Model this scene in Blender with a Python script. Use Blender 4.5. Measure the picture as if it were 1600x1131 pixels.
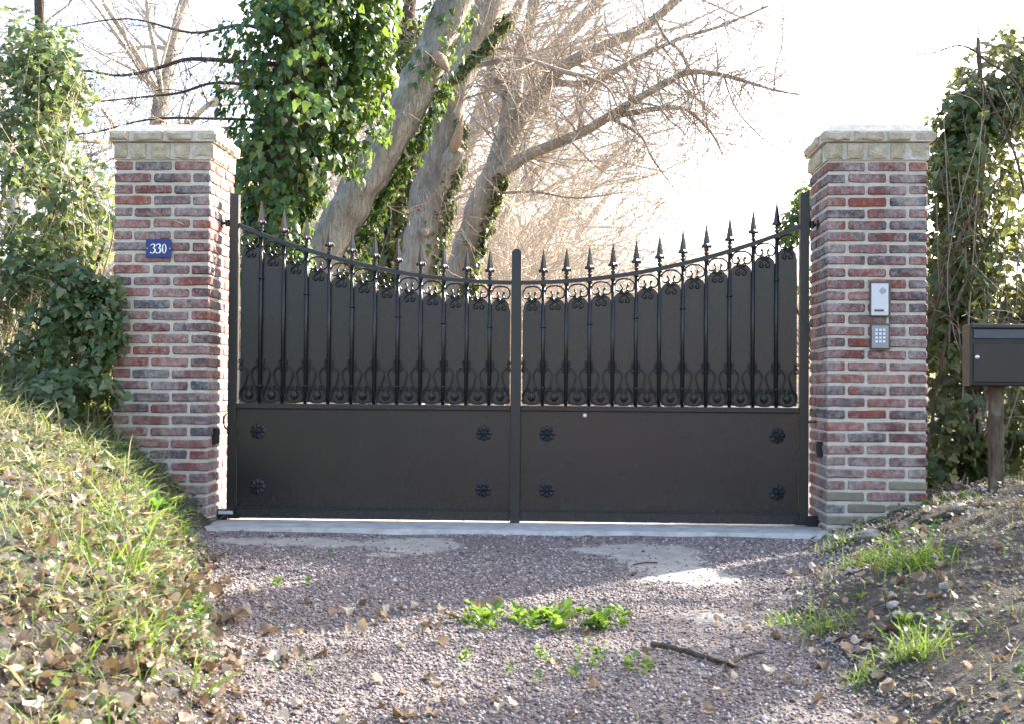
import bpy, bmesh, math, random
import numpy as np
from mathutils import Vector, Matrix, noise

# ------------------------------------------------------------------ scene, camera, light
for o in list(bpy.data.objects): bpy.data.objects.remove(o)
S = bpy.context.scene
COL = S.collection
CAM = Vector((0.326, -8.146, 0.796)); YAW, PITCH, ROLL, FPX = 0.0429, 0.0188, 0.0077, 2173.0
_fw = Vector((-math.sin(YAW)*math.cos(PITCH), math.cos(YAW)*math.cos(PITCH), math.sin(PITCH)))
_r0 = Vector((math.cos(YAW), math.sin(YAW), 0)); _u0 = _r0.cross(_fw)
_r = _r0*math.cos(ROLL) + _u0*math.sin(ROLL); _u = _u0*math.cos(ROLL) - _r0*math.sin(ROLL)
cd = bpy.data.cameras.new('camera'); cam = bpy.data.objects.new('camera', cd); COL.objects.link(cam)
cam.matrix_world = Matrix(((_r.x, _u.x, -_fw.x, CAM.x), (_r.y, _u.y, -_fw.y, CAM.y), (_r.z, _u.z, -_fw.z, CAM.z), (0, 0, 0, 1)))
cd.sensor_fit = 'HORIZONTAL'; cd.sensor_width = 36; cd.lens = 36*FPX/1600; cd.clip_start = .05; cd.clip_end = 1000
cd.dof.use_dof = True; cd.dof.focus_distance = 8.0; cd.dof.aperture_fstop = 9.0
S.camera = cam
SUN_AZ, SUN_EL = math.radians(50), math.radians(32)          # azimuth clockwise from +Y
sunv = Vector((math.cos(SUN_EL)*math.sin(SUN_AZ), math.cos(SUN_EL)*math.cos(SUN_AZ), math.sin(SUN_EL)))
W = bpy.data.worlds.new('World'); S.world = W; W.use_nodes = True
sky = W.node_tree.nodes.new('ShaderNodeTexSky'); sky.sky_type = 'NISHITA'; sky.sun_disc = False
sky.sun_elevation = SUN_EL; sky.sun_rotation = SUN_AZ; sky.air_density = 1.0; sky.dust_density = 4.0; sky.ozone_density = .6
bg = W.node_tree.nodes['Background']; bg.inputs[1].default_value = 0.15
W.node_tree.links.new(sky.outputs[0], bg.inputs[0])
sl = bpy.data.lights.new('sun', 'SUN'); sl.energy = 5.0; sl.angle = math.radians(.55); sl.color = (1, .95, .87)
so = bpy.data.objects.new('sun', sl); COL.objects.link(so); so.rotation_euler = sunv.to_track_quat('Z', 'Y').to_euler()
S.view_settings.view_transform = 'Standard'; S.view_settings.look = 'None'; S.view_settings.gamma = 1
S.view_settings.use_curve_mapping = False; S.view_settings.exposure = 2.35

rng = np.random.default_rng(7); random.seed(7)
R = random.uniform

# ------------------------------------------------------------------ helpers
def at(px, py, Y):
    """point on the vertical plane at depth Y that the photograph's pixel looks at"""
    d = _fw*FPX + _r*(px-800) - _u*(py-565.5)
    return CAM + d*((Y-CAM.y)/d.y)

def tag(o, label=None, cat=None, group=None, kind=None):
    if label: o['label'] = label
    if cat: o['category'] = cat
    if group: o['group'] = group
    if kind: o['kind'] = kind
    return o

def empty(name, loc, label, cat, group=None):
    o = bpy.data.objects.new(name, None); COL.objects.link(o); o.location = loc; o.empty_display_size = .1
    return tag(o, label, cat, group)

def link(name, me, m, parent=None, loc=None, world=True):
    o = bpy.data.objects.new(name, me); COL.objects.link(o)
    if m is not None and len(me.materials) == 0: me.materials.append(m)
    if parent is not None:
        o.parent = parent
        base = parent_world(parent) if world else Vector()
        o.location = (Vector(loc) if loc is not None else Vector()) - base
    elif loc is not None: o.location = loc
    return o

def parent_world(p):
    v = Vector(p.location)
    while p.parent is not None:
        p = p.parent; v += p.location
    return v

def np_mesh(name, V, F, smooth=False, rnd=None):
    V = np.asarray(V, np.float32); F = np.asarray(F, np.int32)
    me = bpy.data.meshes.new(name); n, k = F.shape
    me.vertices.add(len(V)); me.vertices.foreach_set('co', V.ravel())
    me.loops.add(n*k); me.loops.foreach_set('vertex_index', F.ravel())
    me.polygons.add(n); me.polygons.foreach_set('loop_start', np.arange(0, n*k, k, dtype=np.int32))
    me.polygons.foreach_set('loop_total', np.full(n, k, np.int32))
    if smooth: me.polygons.foreach_set('use_smooth', np.ones(n, bool))
    me.update(calc_edges=True); me.validate()
    if rnd is not None:
        a = me.attributes.new('rnd', 'FLOAT', 'FACE'); a.data.foreach_set('value', np.asarray(rnd, np.float32))
    return me

class MB:
    def __init__(s): s.v = []; s.f = []
    def add(s, vs, fs):
        b = len(s.v); s.v += [tuple(v) for v in vs]; s.f += [tuple(i+b for i in f) for f in fs]
    def box(s, x0, x1, y0, y1, z0, z1):
        s.add([(x0,y0,z0),(x1,y0,z0),(x1,y1,z0),(x0,y1,z0),(x0,y0,z1),(x1,y0,z1),(x1,y1,z1),(x0,y1,z1)],
              [(0,3,2,1),(4,5,6,7),(0,1,5,4),(1,2,6,5),(2,3,7,6),(3,0,4,7)])
    def tube(s, path, rad, n=6, cap=True, wob=0.0, flat=1.0, seed=0.0):
        path = [Vector(p) for p in path]; m = len(path)
        if not hasattr(rad, '__len__'): rad = [rad]*m
        t0 = (path[1]-path[0]).normalized()
        a = t0.orthogonal().normalized() if abs(t0.y) > .9 else (Vector((0,1,0)) - t0*t0.y).normalized()
        b0 = len(s.v)
        for i, p in enumerate(path):
            t = (path[min(i+1, m-1)] - path[max(i-1, 0)])
            t = t.normalized() if t.length > 1e-9 else t0
            a = a - t*a.dot(t)
            a = a.normalized() if a.length > 1e-6 else t.orthogonal().normalized()
            b = t.cross(a)
            for k in range(n):
                th = 2*math.pi*k/n + (math.pi/n)
                r = rad[i]
                if wob:
                    r *= 1 + wob*noise.noise(Vector((math.cos(th)*1.3+seed, math.sin(th)*1.3, i*.28))) + wob*.6*noise.noise(Vector((math.cos(th)*3+seed, math.sin(th)*3, i*.12)))
                s.v.append(tuple(p + a*(math.cos(th)*r*flat) + b*(math.sin(th)*r)))
        for i in range(m-1):
            for k in range(n):
                k2 = (k+1) % n
                s.f.append((b0+i*n+k, b0+i*n+k2, b0+(i+1)*n+k2, b0+(i+1)*n+k))
        if cap:
            s.f.append(tuple(b0+k for k in range(n))[::-1]); s.f.append(tuple(b0+(m-1)*n+k for k in range(n)))
    def lathe(s, prof, n=8, c=(0,0,0), axis='z', sx=1.0, sy=1.0):
        b0 = len(s.v); c = Vector(c)
        for r, h in prof:
            for k in range(n):
                th = 2*math.pi*(k+.5)/n; x, y = r*math.cos(th)*sx, r*math.sin(th)*sy
                s.v.append(tuple(c + (Vector((x, y, h)) if axis == 'z' else Vector((x, -h, y)))))
        m = len(prof)
        for i in range(m-1):
            for k in range(n):
                k2 = (k+1) % n; s.f.append((b0+i*n+k, b0+i*n+k2, b0+(i+1)*n+k2, b0+(i+1)*n+k))
        s.f.append(tuple(b0+k for k in range(n))[::-1]); s.f.append(tuple(b0+(m-1)*n+k for k in range(n)))
    def mesh(s, name, smooth=False):
        me = bpy.data.meshes.new(name); me.from_pydata(s.v, [], s.f); me.update()
        if smooth: me.polygons.foreach_set('use_smooth', np.ones(len(me.polygons), bool))
        return me
    def build(s, name, m, parent=None, loc=None, smooth=False):
        return link(name, s.mesh(name, smooth), m, parent, loc if loc is not None else ((0,0,0) if parent is not None else None))

def catmull(pts, k=6):
    P = [Vector(p) for p in pts]; out = []
    for i in range(len(P)-1):
        p0, p1, p2, p3 = P[max(i-1,0)], P[i], P[i+1], P[min(i+2, len(P)-1)]
        for j in range(k):
            t = j/k
            out.append(.5*((2*p1) + (p2-p0)*t + (2*p0-5*p1+4*p2-p3)*t*t + (3*p1-p0-3*p2+p3)*t*t*t))
    out.append(P[-1]); return out

# ------------------------------------------------------------------ materials
class NT:
    def __init__(s, name):
        s.m = bpy.data.materials.new(name); s.m.use_nodes = True; s.t = s.m.node_tree
        s.b = s.t.nodes['Principled BSDF']; s.out = s.t.nodes['Material Output']
    def n(s, typ, **kw):
        nd = s.t.nodes.new(typ)
        for k, v in kw.items():
            if isinstance(k, str) and hasattr(nd, k): setattr(nd, k, v)
        return nd
    def l(s, a, b): s.t.links.new(a, b)
    def noise(s, scale, detail=4, rough=.6, vec=None, dist=0):
        nd = s.n('ShaderNodeTexNoise'); nd.inputs['Scale'].default_value = scale; nd.inputs['Detail'].default_value = detail
        nd.inputs['Roughness'].default_value = rough; nd.inputs['Distortion'].default_value = dist
        if vec is not None: s.l(vec, nd.inputs['Vector'])
        return nd.outputs['Fac']
    def ramp(s, fac, stops, const=False):
        nd = s.n('ShaderNodeValToRGB'); e = nd.color_ramp.elements
        if const: nd.color_ramp.interpolation = 'CONSTANT'
        while len(e) < len(stops): e.new(.5)
        for i, (p, c) in enumerate(stops):
            e[i].position = p; e[i].color = (c if len(c) == 4 else (*c, 1)) if hasattr(c, '__len__') else (c, c, c, 1)
        s.l(fac, nd.inputs[0]); return nd.outputs[0]
    def mix(s, fac, a, b, mode='MIX'):
        nd = s.n('ShaderNodeMix'); nd.data_type = 'RGBA'; nd.blend_type = mode
        for sock, v in ((nd.inputs[0], fac), (nd.inputs[6], a), (nd.inputs[7], b)):
            if hasattr(v, 'is_linked'): s.l(v, sock)
            elif hasattr(v, '__len__'): sock.default_value = (*v, 1)[:4]
            else: sock.default_value = v
        return nd.outputs[2]
    def math(s, op, a, b=0.0):
        nd = s.n('ShaderNodeMath'); nd.operation = op
        for i, v in enumerate((a, b)):
            if hasattr(v, 'is_linked'): s.l(v, nd.inputs[i])
            else: nd.inputs[i].default_value = v
        return nd.outputs[0]
    def attr(s, name):
        nd = s.n('ShaderNodeAttribute'); nd.attribute_name = name; return nd.outputs['Fac']
    def objrand(s): return s.n('ShaderNodeObjectInfo').outputs['Random']
    def coord(s, w='Object'): return s.n('ShaderNodeTexCoord').outputs[w]
    def pos(s): return s.n('ShaderNodeNewGeometry').outputs['Position']
    def bump(s, h, strength=.5, dist=.01):
        nd = s.n('ShaderNodeBump'); nd.inputs['Strength'].default_value = strength; nd.inputs['Distance'].default_value = dist
        s.l(h, nd.inputs['Height']); s.l(nd.outputs[0], s.b.inputs['Normal']); return nd
    def set(s, color=None, rough=None, spec=None, metal=None):
        for k, v in (('Base Color', color), ('Roughness', rough), ('Specular IOR Level', spec), ('Metallic', metal)):
            if v is None: continue
            if hasattr(v, 'is_linked'): s.l(v, s.b.inputs[k])
            elif hasattr(v, '__len__'): s.b.inputs[k].default_value = (*v, 1)[:4]
            else: s.b.inputs[k].default_value = v
        return s
M = {}

def m_brick():
    t = NT('reclaimed_brick'); r = t.objrand(); p = t.pos()
    base = t.ramp(r, [(0,(.235,.075,.056)),(.13,(.185,.064,.054)),(.26,(.29,.10,.064)),(.33,(.15,.07,.064)),(.46,(.18,.085,.078)),(.57,(.115,.076,.080)),(.67,(.215,.092,.076)),(.76,(.085,.078,.088)),(.84,(.055,.055,.065)),(.88,(.20,.12,.105)),(.94,(.165,.11,.108))], True)
    alt = t.ramp(t.math('FRACT', t.math('MULTIPLY', r, 17.3)), [(0,(.28,.08,.055)),(.3,(.10,.08,.085)),(.55,(.22,.10,.085)),(.8,(.30,.17,.14))], True)
    n1 = t.noise(9, 4, .6, p); n2 = t.noise(38, 5, .7, p); n3 = t.noise(150, 3, .7, p)
    c = t.mix(t.ramp(n1, [(.45, 0), (.62, .85)]), base, alt)
    lime = t.ramp(t.math('ADD', t.math('MULTIPLY', n2, .7), t.math('MULTIPLY', t.noise(5, 2, .5, p), .45)), [(.50, 0), (.75, .66)])
    c = t.mix(lime, c, (.52, .47, .44))
    c = t.mix(t.ramp(n3, [(.3, .35), (.55, 0)]), c, (.05, .035, .035))
    t.set(c, .88, .25); t.bump(t.math('ADD', n2, t.math('MULTIPLY', n3, .5)), .7, .006); return t.m

def m_moss_brick():
    t = NT('lime_stained_brick'); r = t.objrand(); p = t.pos(); n1 = t.noise(14, 5, .65, p)
    c = t.ramp(n1, [(.3, (.17,.15,.11)), (.5, (.26,.235,.165)), (.7, (.22,.16,.135))])
    c = t.mix(t.math('MULTIPLY', r, .35), c, (.2, .12, .1)); t.set(c, .9, .2); t.bump(t.noise(70, 4, .7, p), .6, .006); return t.m

def m_stone(name, a, b, d, sc=18, bs=.8):
    t = NT(name); p = t.pos(); n1 = t.noise(sc, 6, .65, p); n2 = t.noise(sc*5, 5, .7, p)
    c = t.ramp(n1, [(.3, d), (.48, a), (.68, b)])
    c = t.mix(t.ramp(n2, [(.28, .5), (.45, 0)]), c, tuple(x*.55 for x in d))
    t.set(c, .92, .2); t.bump(t.math('ADD', n1, t.math('MULTIPLY', n2, .6)), bs, .012); return t.m

def m_plain(name, c, rough=.5, spec=.5, metal=0.0, var=.15, sc=30, bump=0.0):
    t = NT(name); p = t.coord(); n1 = t.noise(sc, 4, .6, p)
    t.set(t.mix(n1, tuple(x*(1-var) for x in c), tuple(min(1, x*(1+var)) for x in c)), rough, spec, metal)
    if bump: t.bump(t.noise(sc*4, 4, .7, p), bump, .004)
    return t.m

def m_paint(name, ca, cb, r0, r1):
    t = NT(name); p = t.pos(); n1 = t.noise(3, 3, .5, p); n2 = t.noise(420, 2, .5, p)
    sx = t.n('ShaderNodeSeparateXYZ'); t.l(p, sx.inputs[0]); splash = t.math('MULTIPLY', t.ramp(sx.outputs[2], [(.03, 1), (.26, 0)]), t.ramp(t.noise(55, 5, .7, p), [(.42, 0), (.7, .35)]))
    dust = t.math('MAXIMUM', t.ramp(t.noise(260, 2, .6, p), [(.735, 0), (.77, .45)]), splash)
    c = t.mix(n1, ca, cb); c = t.mix(dust, c, (.12, .11, .1))
    t.set(c, t.ramp(n1, [(.3, r0), (.7, r1)]), .5); t.bump(n2, .12, .0008); return t.m

def m_leaf(name, stops, trans, tr=.4, rough=.38, spec=.45):
    t = NT(name); r = t.math('FRACT', t.math('ADD', t.attr('rnd'), t.objrand()))
    c = t.ramp(r, stops); p = t.pos(); c = t.mix(t.ramp(t.noise(60, 3, .6, p), [(.35, .0), (.7, .35)]), c, tuple(x*1.5 for x in stops[1][1]))
    t.set(c, rough, spec)
    tl = t.n('ShaderNodeBsdfTranslucent'); t.l(t.mix(.55, c, trans), tl.inputs['Color'])
    mx = t.n('ShaderNodeMixShader'); mx.inputs[0].default_value = tr
    t.l(t.b.outputs[0], mx.inputs[1]); t.l(tl.outputs[0], mx.inputs[2]); t.l(mx.outputs[0], t.out.inputs['Surface']); return t.m

def m_bark(name, a, b, d, sc=6):
    t = NT(name); p = t.pos(); mp = t.n('ShaderNodeMapping'); mp.inputs['Scale'].default_value = (1, 1, .22); t.l(p, mp.inputs[0])
    n1 = t.noise(sc, 6, .6, mp.outputs[0], .6); n2 = t.noise(sc*6, 5, .7, mp.outputs[0])
    c = t.ramp(n1, [(.3, d), (.5, a), (.7, b)]); c = t.mix(t.ramp(n2, [(.3, .55), (.5, 0)]), c, tuple(x*.4 for x in d))
    n3 = t.noise(sc*3.2, 3, .6, mp.outputs[0], 1.2); c = t.mix(t.ramp(n3, [(.38, .4), (.48, 0)]), c, tuple(x*.7 for x in d)); c = t.mix(t.ramp(t.noise(sc*1.4, 4, .6, p), [(.58, 0), (.7, .4)]), c, (.30,.31,.22))
    t.set(c, .9, .2); t.bump(t.math('ADD', t.math('ADD', n1, n3), t.math('MULTIPLY', n2, .7)), 1.0, .05); return t.m

def m_ramp(name, stops, rough=.9, spec=.2):
    t = NT(name); r = t.math('FRACT', t.math('ADD', t.attr('rnd'), t.objrand())); p = t.pos()
    c = t.ramp(r, stops); c = t.mix(t.ramp(t.noise(90, 4, .7, p), [(.3, .35), (.6, 0)]), c, tuple(x*.45 for x in stops[0][1]))
    t.set(c, rough, spec); return t.m

def m_ground():
    t = NT('ground'); p = t.pos(); bank = t.attr('bank'); patch = t.attr('patch'); far = t.attr('far')
    n1 = t.noise(1.3, 5, .6, p); n2 = t.noise(11, 5, .65, p); n3 = t.noise(90, 4, .7, p); n4 = t.noise(45, 3, .6, p)
    grav = t.ramp(n3, [(.3, (.085,.072,.068)), (.5, (.20,.165,.155)), (.68, (.32,.27,.25))])
    grav = t.mix(t.ramp(n1, [(.42, 0), (.62, .6)]), grav, (.25, .215, .185))
    conc = t.ramp(n2, [(.3, (.33,.30,.27)), (.6, (.47,.435,.39))])
    conc = t.mix(t.ramp(n3, [(.3, .5), (.45, 0)]), conc, (.13, .11, .1))
    soil = t.ramp(n2, [(.3, (.03,.026,.022)), (.5, (.068,.058,.05)), (.7, (.12,.108,.094))])
    soil = t.mix(t.ramp(n4, [(.5, 0), (.66, .55)]), soil, (.15, .135, .115))
    pm = t.ramp(t.math('ADD', patch, t.math('MULTIPLY', t.math('SUBTRACT', n2, .5), 1.3)), [(.38, 0), (.62, .92)])
    c = t.mix(pm, grav, conc)
    bm_ = t.ramp(t.math('ADD', bank, t.math('MULTIPLY', t.math('SUBTRACT', n2, .5), .8)), [(.38, 0), (.6, 1)])
    c = t.mix(bm_, c, soil)
    t.set(c, .95, .15); t.bump(t.math('ADD', t.math('MULTIPLY', n3, .8), n4), .9, .02); return t.m

M['brick'] = m_brick(); M['mossbrick'] = m_moss_brick()
M['mortar'] = m_stone('lime_mortar', (.56,.505,.425), (.64,.585,.495), (.46,.41,.335), 30, .35)
M['capstone'] = m_stone('rough_limestone', (.47,.40,.285), (.58,.505,.37), (.33,.28,.195), 16, .9)
M['concrete'] = m_stone('concrete', (.42,.40,.37), (.52,.50,.465), (.30,.28,.255), 9, .25)
M['paint'] = m_paint('anthracite_powder_coat', (.0105,.0108,.0125), (.0140,.0140,.0155), .30, .38)
M['sheet'] = m_paint('reflection_tinted_sheet_paint', (.0140,.0124,.0146), (.0178,.0156,.0176), .24, .30)  # lighter warm base stands in for reflections on the glossy panels
M['cast'] = m_plain('cast_iron_black', (.013,.0135,.016), .38, .5, 0, .3, 60)
M['black'] = m_plain('black_plastic', (.012,.012,.013), .35, .5)
M['gloss'] = m_plain('glossy_black_steel', (.008,.0085,.0095), .30, .6)
M['flap'] = m_plain('sky_tinted_steel', (.05,.06,.085), .25, .6)  # reflected sky painted into the flap's base colour
M['darksteel'] = m_plain('grey_steel', (.28,.29,.31), .42, .5, .6, .06, 80)
M['steel'] = m_plain('brushed_steel', (.62,.63,.65), .38, .5, .85, .06, 80)
M['silver'] = m_plain('pale_silver', (.60,.61,.63), .45, .5, .2, .05, 80)
M['button'] = m_plain('button', (.72,.75,.8), .4, .5)
M['frame'] = m_plain('bronze_frame', (.12,.095,.075), .5, .5, .4)
M['blue'] = m_plain('blue_enamel', (.005,.018,.15), .3, .5, 0, .05)
M['white'] = m_plain('white_enamel', (.82,.82,.80), .4, .5, 0, .02)
M['ground'] = m_ground()
M['pebble'] = m_ramp('gravel_stones', [(0,(.09,.072,.068)),(.2,(.19,.145,.14)),(.42,(.29,.215,.205)),(.58,(.22,.195,.185)),(.8,(.37,.305,.28)),(1,(.58,.53,.48))], .85, .25)
M['ivy'] = m_leaf('ivy_leaf', [(0,(.018,.045,.016)),(.4,(.035,.085,.024)),(.75,(.06,.13,.03)),(.95,(.11,.18,.04)),(1,(.26,.24,.03))], (.30,.42,.05), .34)
M['ivydark'] = m_leaf('ivy_leaf_olive', [(0,(.022,.042,.016)),(.4,(.045,.08,.026)),(.7,(.085,.12,.04)),(.9,(.15,.16,.055)),(1,(.26,.22,.08))], (.40,.42,.10), .36)
M['ivypale'] = m_leaf('ivy_leaf_sun_paled', [(0,(.028,.055,.022)),(.35,(.055,.10,.036)),(.7,(.10,.145,.06)),(.9,(.17,.19,.10)),(1,(.27,.25,.12))], (.36,.44,.12), .34)  # paled to stand in for sun on the left hedge; also ground ivy
M['grass'] = m_leaf('grass_blade', [(0,(.045,.10,.018)),(.35,(.09,.19,.025)),(.7,(.15,.25,.04)),(.9,(.27,.29,.09)),(1,(.42,.37,.19))], (.38,.55,.06), .4, .5, .3)
M['drygrass'] = m_leaf('dry_grass', [(0,(.06,.085,.03)),(.3,(.15,.155,.065)),(.6,(.28,.24,.14)),(.85,(.40,.345,.21)),(1,(.5,.44,.29))], (.5,.45,.2), .3, .6, .2)
M['weed'] = m_leaf('weed_leaf', [(0,(.04,.09,.018)),(.4,(.075,.16,.025)),(.8,(.12,.22,.04)),(1,(.24,.27,.09))], (.38,.6,.06), .42)
M['litter'] = m_leaf('dead_leaf', [(0,(.07,.045,.028)),(.3,(.16,.11,.07)),(.6,(.32,.245,.17)),(.8,(.50,.425,.32)),(1,(.60,.53,.43))], (.45,.30,.15), .18, .7, .25)
M['bark'] = m_bark('grey_beech_bark', (.38,.34,.28), (.50,.45,.38), (.23,.195,.155))
M['brown'] = m_bark('brown_bark', (.15,.105,.07), (.22,.165,.12), (.07,.05,.035))
M['twig'] = m_plain('twig_bark', (.30,.25,.20), .85, .2, 0, .35, 3)
M['twigdark'] = m_plain('dark_twig_bark', (.085,.065,.058), .85, .2, 0, .3, 3)
M['twigtan'] = m_plain('tan_twig_bark', (.42,.365,.30), .85, .2, 0, .3, 2)
M['straw'] = m_plain('pale_stem', (.40,.31,.19), .8, .2, 0, .3, 5)
M['tornwood'] = m_plain('torn_wood', (.36,.25,.16), .95, .1, 0, .5, 25, .8)
M['wood'] = m_bark('weathered_post', (.14,.11,.08), (.2,.165,.125), (.08,.06,.045), 12)
M['pale_stone'] = m_stone('pale_flint', (.36,.335,.29), (.46,.43,.38), (.22,.20,.17), 22, .8)

# ------------------------------------------------------------------ ground
def clip(v, a, b): return np.minimum(np.maximum(v, a), b)
def wave(x, y, s, ph=0.0):
    return (np.sin(x*s*1.7+y*s*.6+ph)+np.sin(-x*s*.8+y*s*1.9+1.3*ph+2)+np.sin(x*s*2.9-y*s*2.3+ph*.7+4)*.6+np.sin(x*s*4.1+y*s*4.7+ph*2)*.35)/2.95
def edges(x, y):
    f = clip(-y-.45, 0, 3.3)
    xl = np.where(y < .3, -1.74 + .29*f, -2.3) + .06*wave(x*0, y, 3.1, 1)
    xr = np.where(y < .3, 1.78 - .3*clip(-y-.4, 0, 2) + .12*clip(-y-2.4, 0, 2.5), 2.4) + .06*wave(x*0, y, 2.7, 5)
    return xl, xr
def gzv(x, y):
    x = np.asarray(x, float); y = np.asarray(y, float)
    base = -.07*clip(-y-.55, 0, 14) + .012*clip(y-8, 0, 60)
    xl, xr = edges(x, y)
    tl = np.maximum(0, xl-x); tr = np.maximum(0, x-xr)
    fl = 1 - .09*clip(-y-.6, 0, 5)
    left = (.86*(1-np.exp(-tl/.66))*fl + .04*clip(tl, 0, 30)); right = .34*(1-np.exp(-tr/.85)) + .03*clip(tr, 0, 30)
    bk = clip((tl+tr)/.4, 0, 1)
    return base + left + right + bk*(.026*wave(x, y, 6.0)+.012*wave(x, y, 15.0, 4)) + (1-bk)*.007*wave(x, y, 3.0, 3) - np.where((abs(x) < 2.4) & (y > -.62) & (y < .075), .012, 0)
def gz(x, y): return float(gzv(np.array([x]), np.array([y]))[0])

def axis(fine0, fine1, st, far0, far1):
    a = list(np.arange(fine0, fine1+1e-6, st)); s = st; v = fine1
    while v < far1: s *= 1.25; v += s; a.append(v)
    s = st; v = fine0
    while v > far0: s *= 1.25; v -= s; a.insert(0, v)
    return np.array(a)
gx = axis(-3.4, 3.4, .045, -220, 220); gy = axis(-6.2, 3.0, .045, -60, 320)
XX, YY = np.meshgrid(gx, gy); ZZ = gzv(XX, YY); nx, ny = len(gx), len(gy)
ii = (np.arange(ny-1)[:, None]*nx + np.arange(nx-1)[None, :]).ravel()
gm = np_mesh('ground', np.stack([XX.ravel(), YY.ravel(), ZZ.ravel()], 1), np.stack([ii, ii+1, ii+nx+1, ii+nx], 1), True)
xl, xr = edges(XX, YY)
bank = clip(.5 + np.maximum(xl-XX, XX-xr)/.3, 0, 1); bank = np.maximum(bank, .62*clip((-YY-2.3+.25*wave(XX, YY, 1.9, 4))/1.0, 0, 1)*(.6+.4*wave(XX, YY, 2.7, 1)))
def patchv(x, y):
    def el(px, py, Yg, rx, ry):
        c = at(px, py, Yg); return np.exp(-(((x-c.x)/rx)**2 + ((y-c.y)/ry)**2))
    p = el(470, 845, -.85, .60, .17) + el(655, 850, -.9, .20, .26) + el(1025, 868, -1.1, .24, .34)*1.3 + el(1085, 905, -1.62, .26, .22) + el(960, 845, -.95, .3, .12) + el(1120, 970, -2.45, .16, .13)*.8 + el(590, 872, -1.2, .1, .07)*.6
    return clip(p, 0, 1)
for nm, val in (('bank', bank), ('patch', patchv(XX, YY))):
    a = gm.attributes.new(nm, 'FLOAT', 'POINT'); a.data.foreach_set('value', val.ravel().astype(np.float32))
tag(link('ground', gm, M['ground']), 'purplish gravel drive between grassy earth banks', None, None, 'structure')

mb = MB(); xs = np.linspace(-1.9, 1.9, 60)
for i in range(59):                                                   # sill with a slightly uneven worn front edge
    x0, x1 = xs[i], xs[i+1]; ya, yb = -.47-.03*wave(x0, 0*x0, 4.), -.47-.03*wave(x1, 0*x1, 4.)
    z0, z1 = .012, .012
    mb.add([(x0,.075,z0),(x1,.075,z1),(x1,yb+.03,z1),(x0,ya+.03,z0),(x1,yb,-.03),(x0,ya,-.03),(x0,ya,-.2),(x1,yb,-.2)], [(3,2,1,0),(5,4,2,3),(6,7,4,5)])
tag(mb.build('concrete_sill', M['concrete']), 'pale concrete sill under the closed gate', None, None, 'structure')

# gravel: too many stones to count
def pebbles(name, n, x0, x1, y0, y1, label, s0=.0032, s1=.0085):
    x = rng.uniform(x0, x1, n); y = rng.uniform(y0, y1, n)
    xl, xr = edges(x, y); keep = (x > xl-.18*rng.random(n)) & (x < xr+.25*rng.random(n)) & (rng.random(n) > clip(1.3*patchv(x, y)+.35*wave(x, y, 9, 2)*(patchv(x, y) > .15), 0, .965)) & ((y < -.5+.04*wave(x, 0*y, 4.)-.02) | (y > .1))
    bare = wave(x, y, 1.7, 2); keep &= rng.random(n) < clip(1.1-.75*bare-.5*clip((-y-2.4)/1.3, 0, 1)*(.5+.5*wave(x, y, 2.7, 1)), .08, 1)
    x, y = x[keep], y[keep]; n = len(x); s = rng.uniform(s0, s1, n)*(1+.8*(rng.random(n) > .96)); z = gzv(x, y) + s*.25
    T = np.array([(1,0,0),(0,1,0),(-1,0,0),(0,-1,0),(0,0,1),(0,0,-1)], float); TF = np.array([(0,1,4),(1,2,4),(2,3,4),(3,0,4),(1,0,5),(2,1,5),(3,2,5),(0,3,5)])
    th = rng.uniform(0, 6.28, n); c, sn = np.cos(th), np.sin(th)
    V = T[None]*rng.uniform(.6, 1.35, (n, 6, 1)) + rng.normal(0, .18, (n, 6, 3)); V[:, :, 2] *= .75; V *= s[:, None, None]
    X = V[:, :, 0]*c[:, None]-V[:, :, 1]*sn[:, None]+x[:, None]; Yv = V[:, :, 0]*sn[:, None]+V[:, :, 1]*c[:, None]+y[:, None]; Zv = V[:, :, 2]+z[:, None]
    F = (TF[None]+6*np.arange(n)[:, None, None]).reshape(-1, 3)
    tag(link(name, np_mesh(name, np.stack([X, Yv, Zv], 2).reshape(-1, 3), F, False, np.repeat(rng.random(n), 8)), M['pebble']), label, None, None, 'stuff')
pebbles('gravel', 105000, -1.9, 2.1, -4.9, -.45, 'purple grey gravel spread over the drive in front of the gate')
pebbles('gravel', 14000, -1.9, 2.0, .1, 3.5, 'pale gravel lying behind the gate')

def bank_stones(name, n, label):
    x = rng.uniform(.9, 4.2, n); y = rng.uniform(-5.5, .6, n); xl, xr = edges(x, y); keep = (x > xr-.15) & (rng.random(n) < clip(.5+.6*wave(x, y, 2.6, 9), .08, 1)) & ~((abs(x-2.03) < .3) & (abs(y) < .3))
    x, y = x[keep], y[keep]; n = len(x); s = .0035+.011*rng.random(n)**2.5; z = gzv(x, y)+s*.1
    T = np.array([(1,0,0),(0,1,0),(-1,0,0),(0,-1,0),(0,0,1),(0,0,-1)], float); TF = np.array([(0,1,4),(1,2,4),(2,3,4),(3,0,4),(1,0,5),(2,1,5),(3,2,5),(0,3,5)])
    V = (T[None]*rng.uniform(.6, 1.35, (n, 6, 1)) + rng.normal(0, .25, (n, 6, 3)))*s[:, None, None]*np.array([1,1,.7])+np.column_stack([x, y, z])[:, None, :]
    tag(link(name, np_mesh(name, V.reshape(-1, 3), (TF[None]+6*np.arange(n)[:, None, None]).reshape(-1, 3), False, np.repeat(rng.random(n), 8)), M['pebble']), label, None, None, 'stuff')
bank_stones('gravel', 30000, 'loose grey grit strewn over the right bank')

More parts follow.
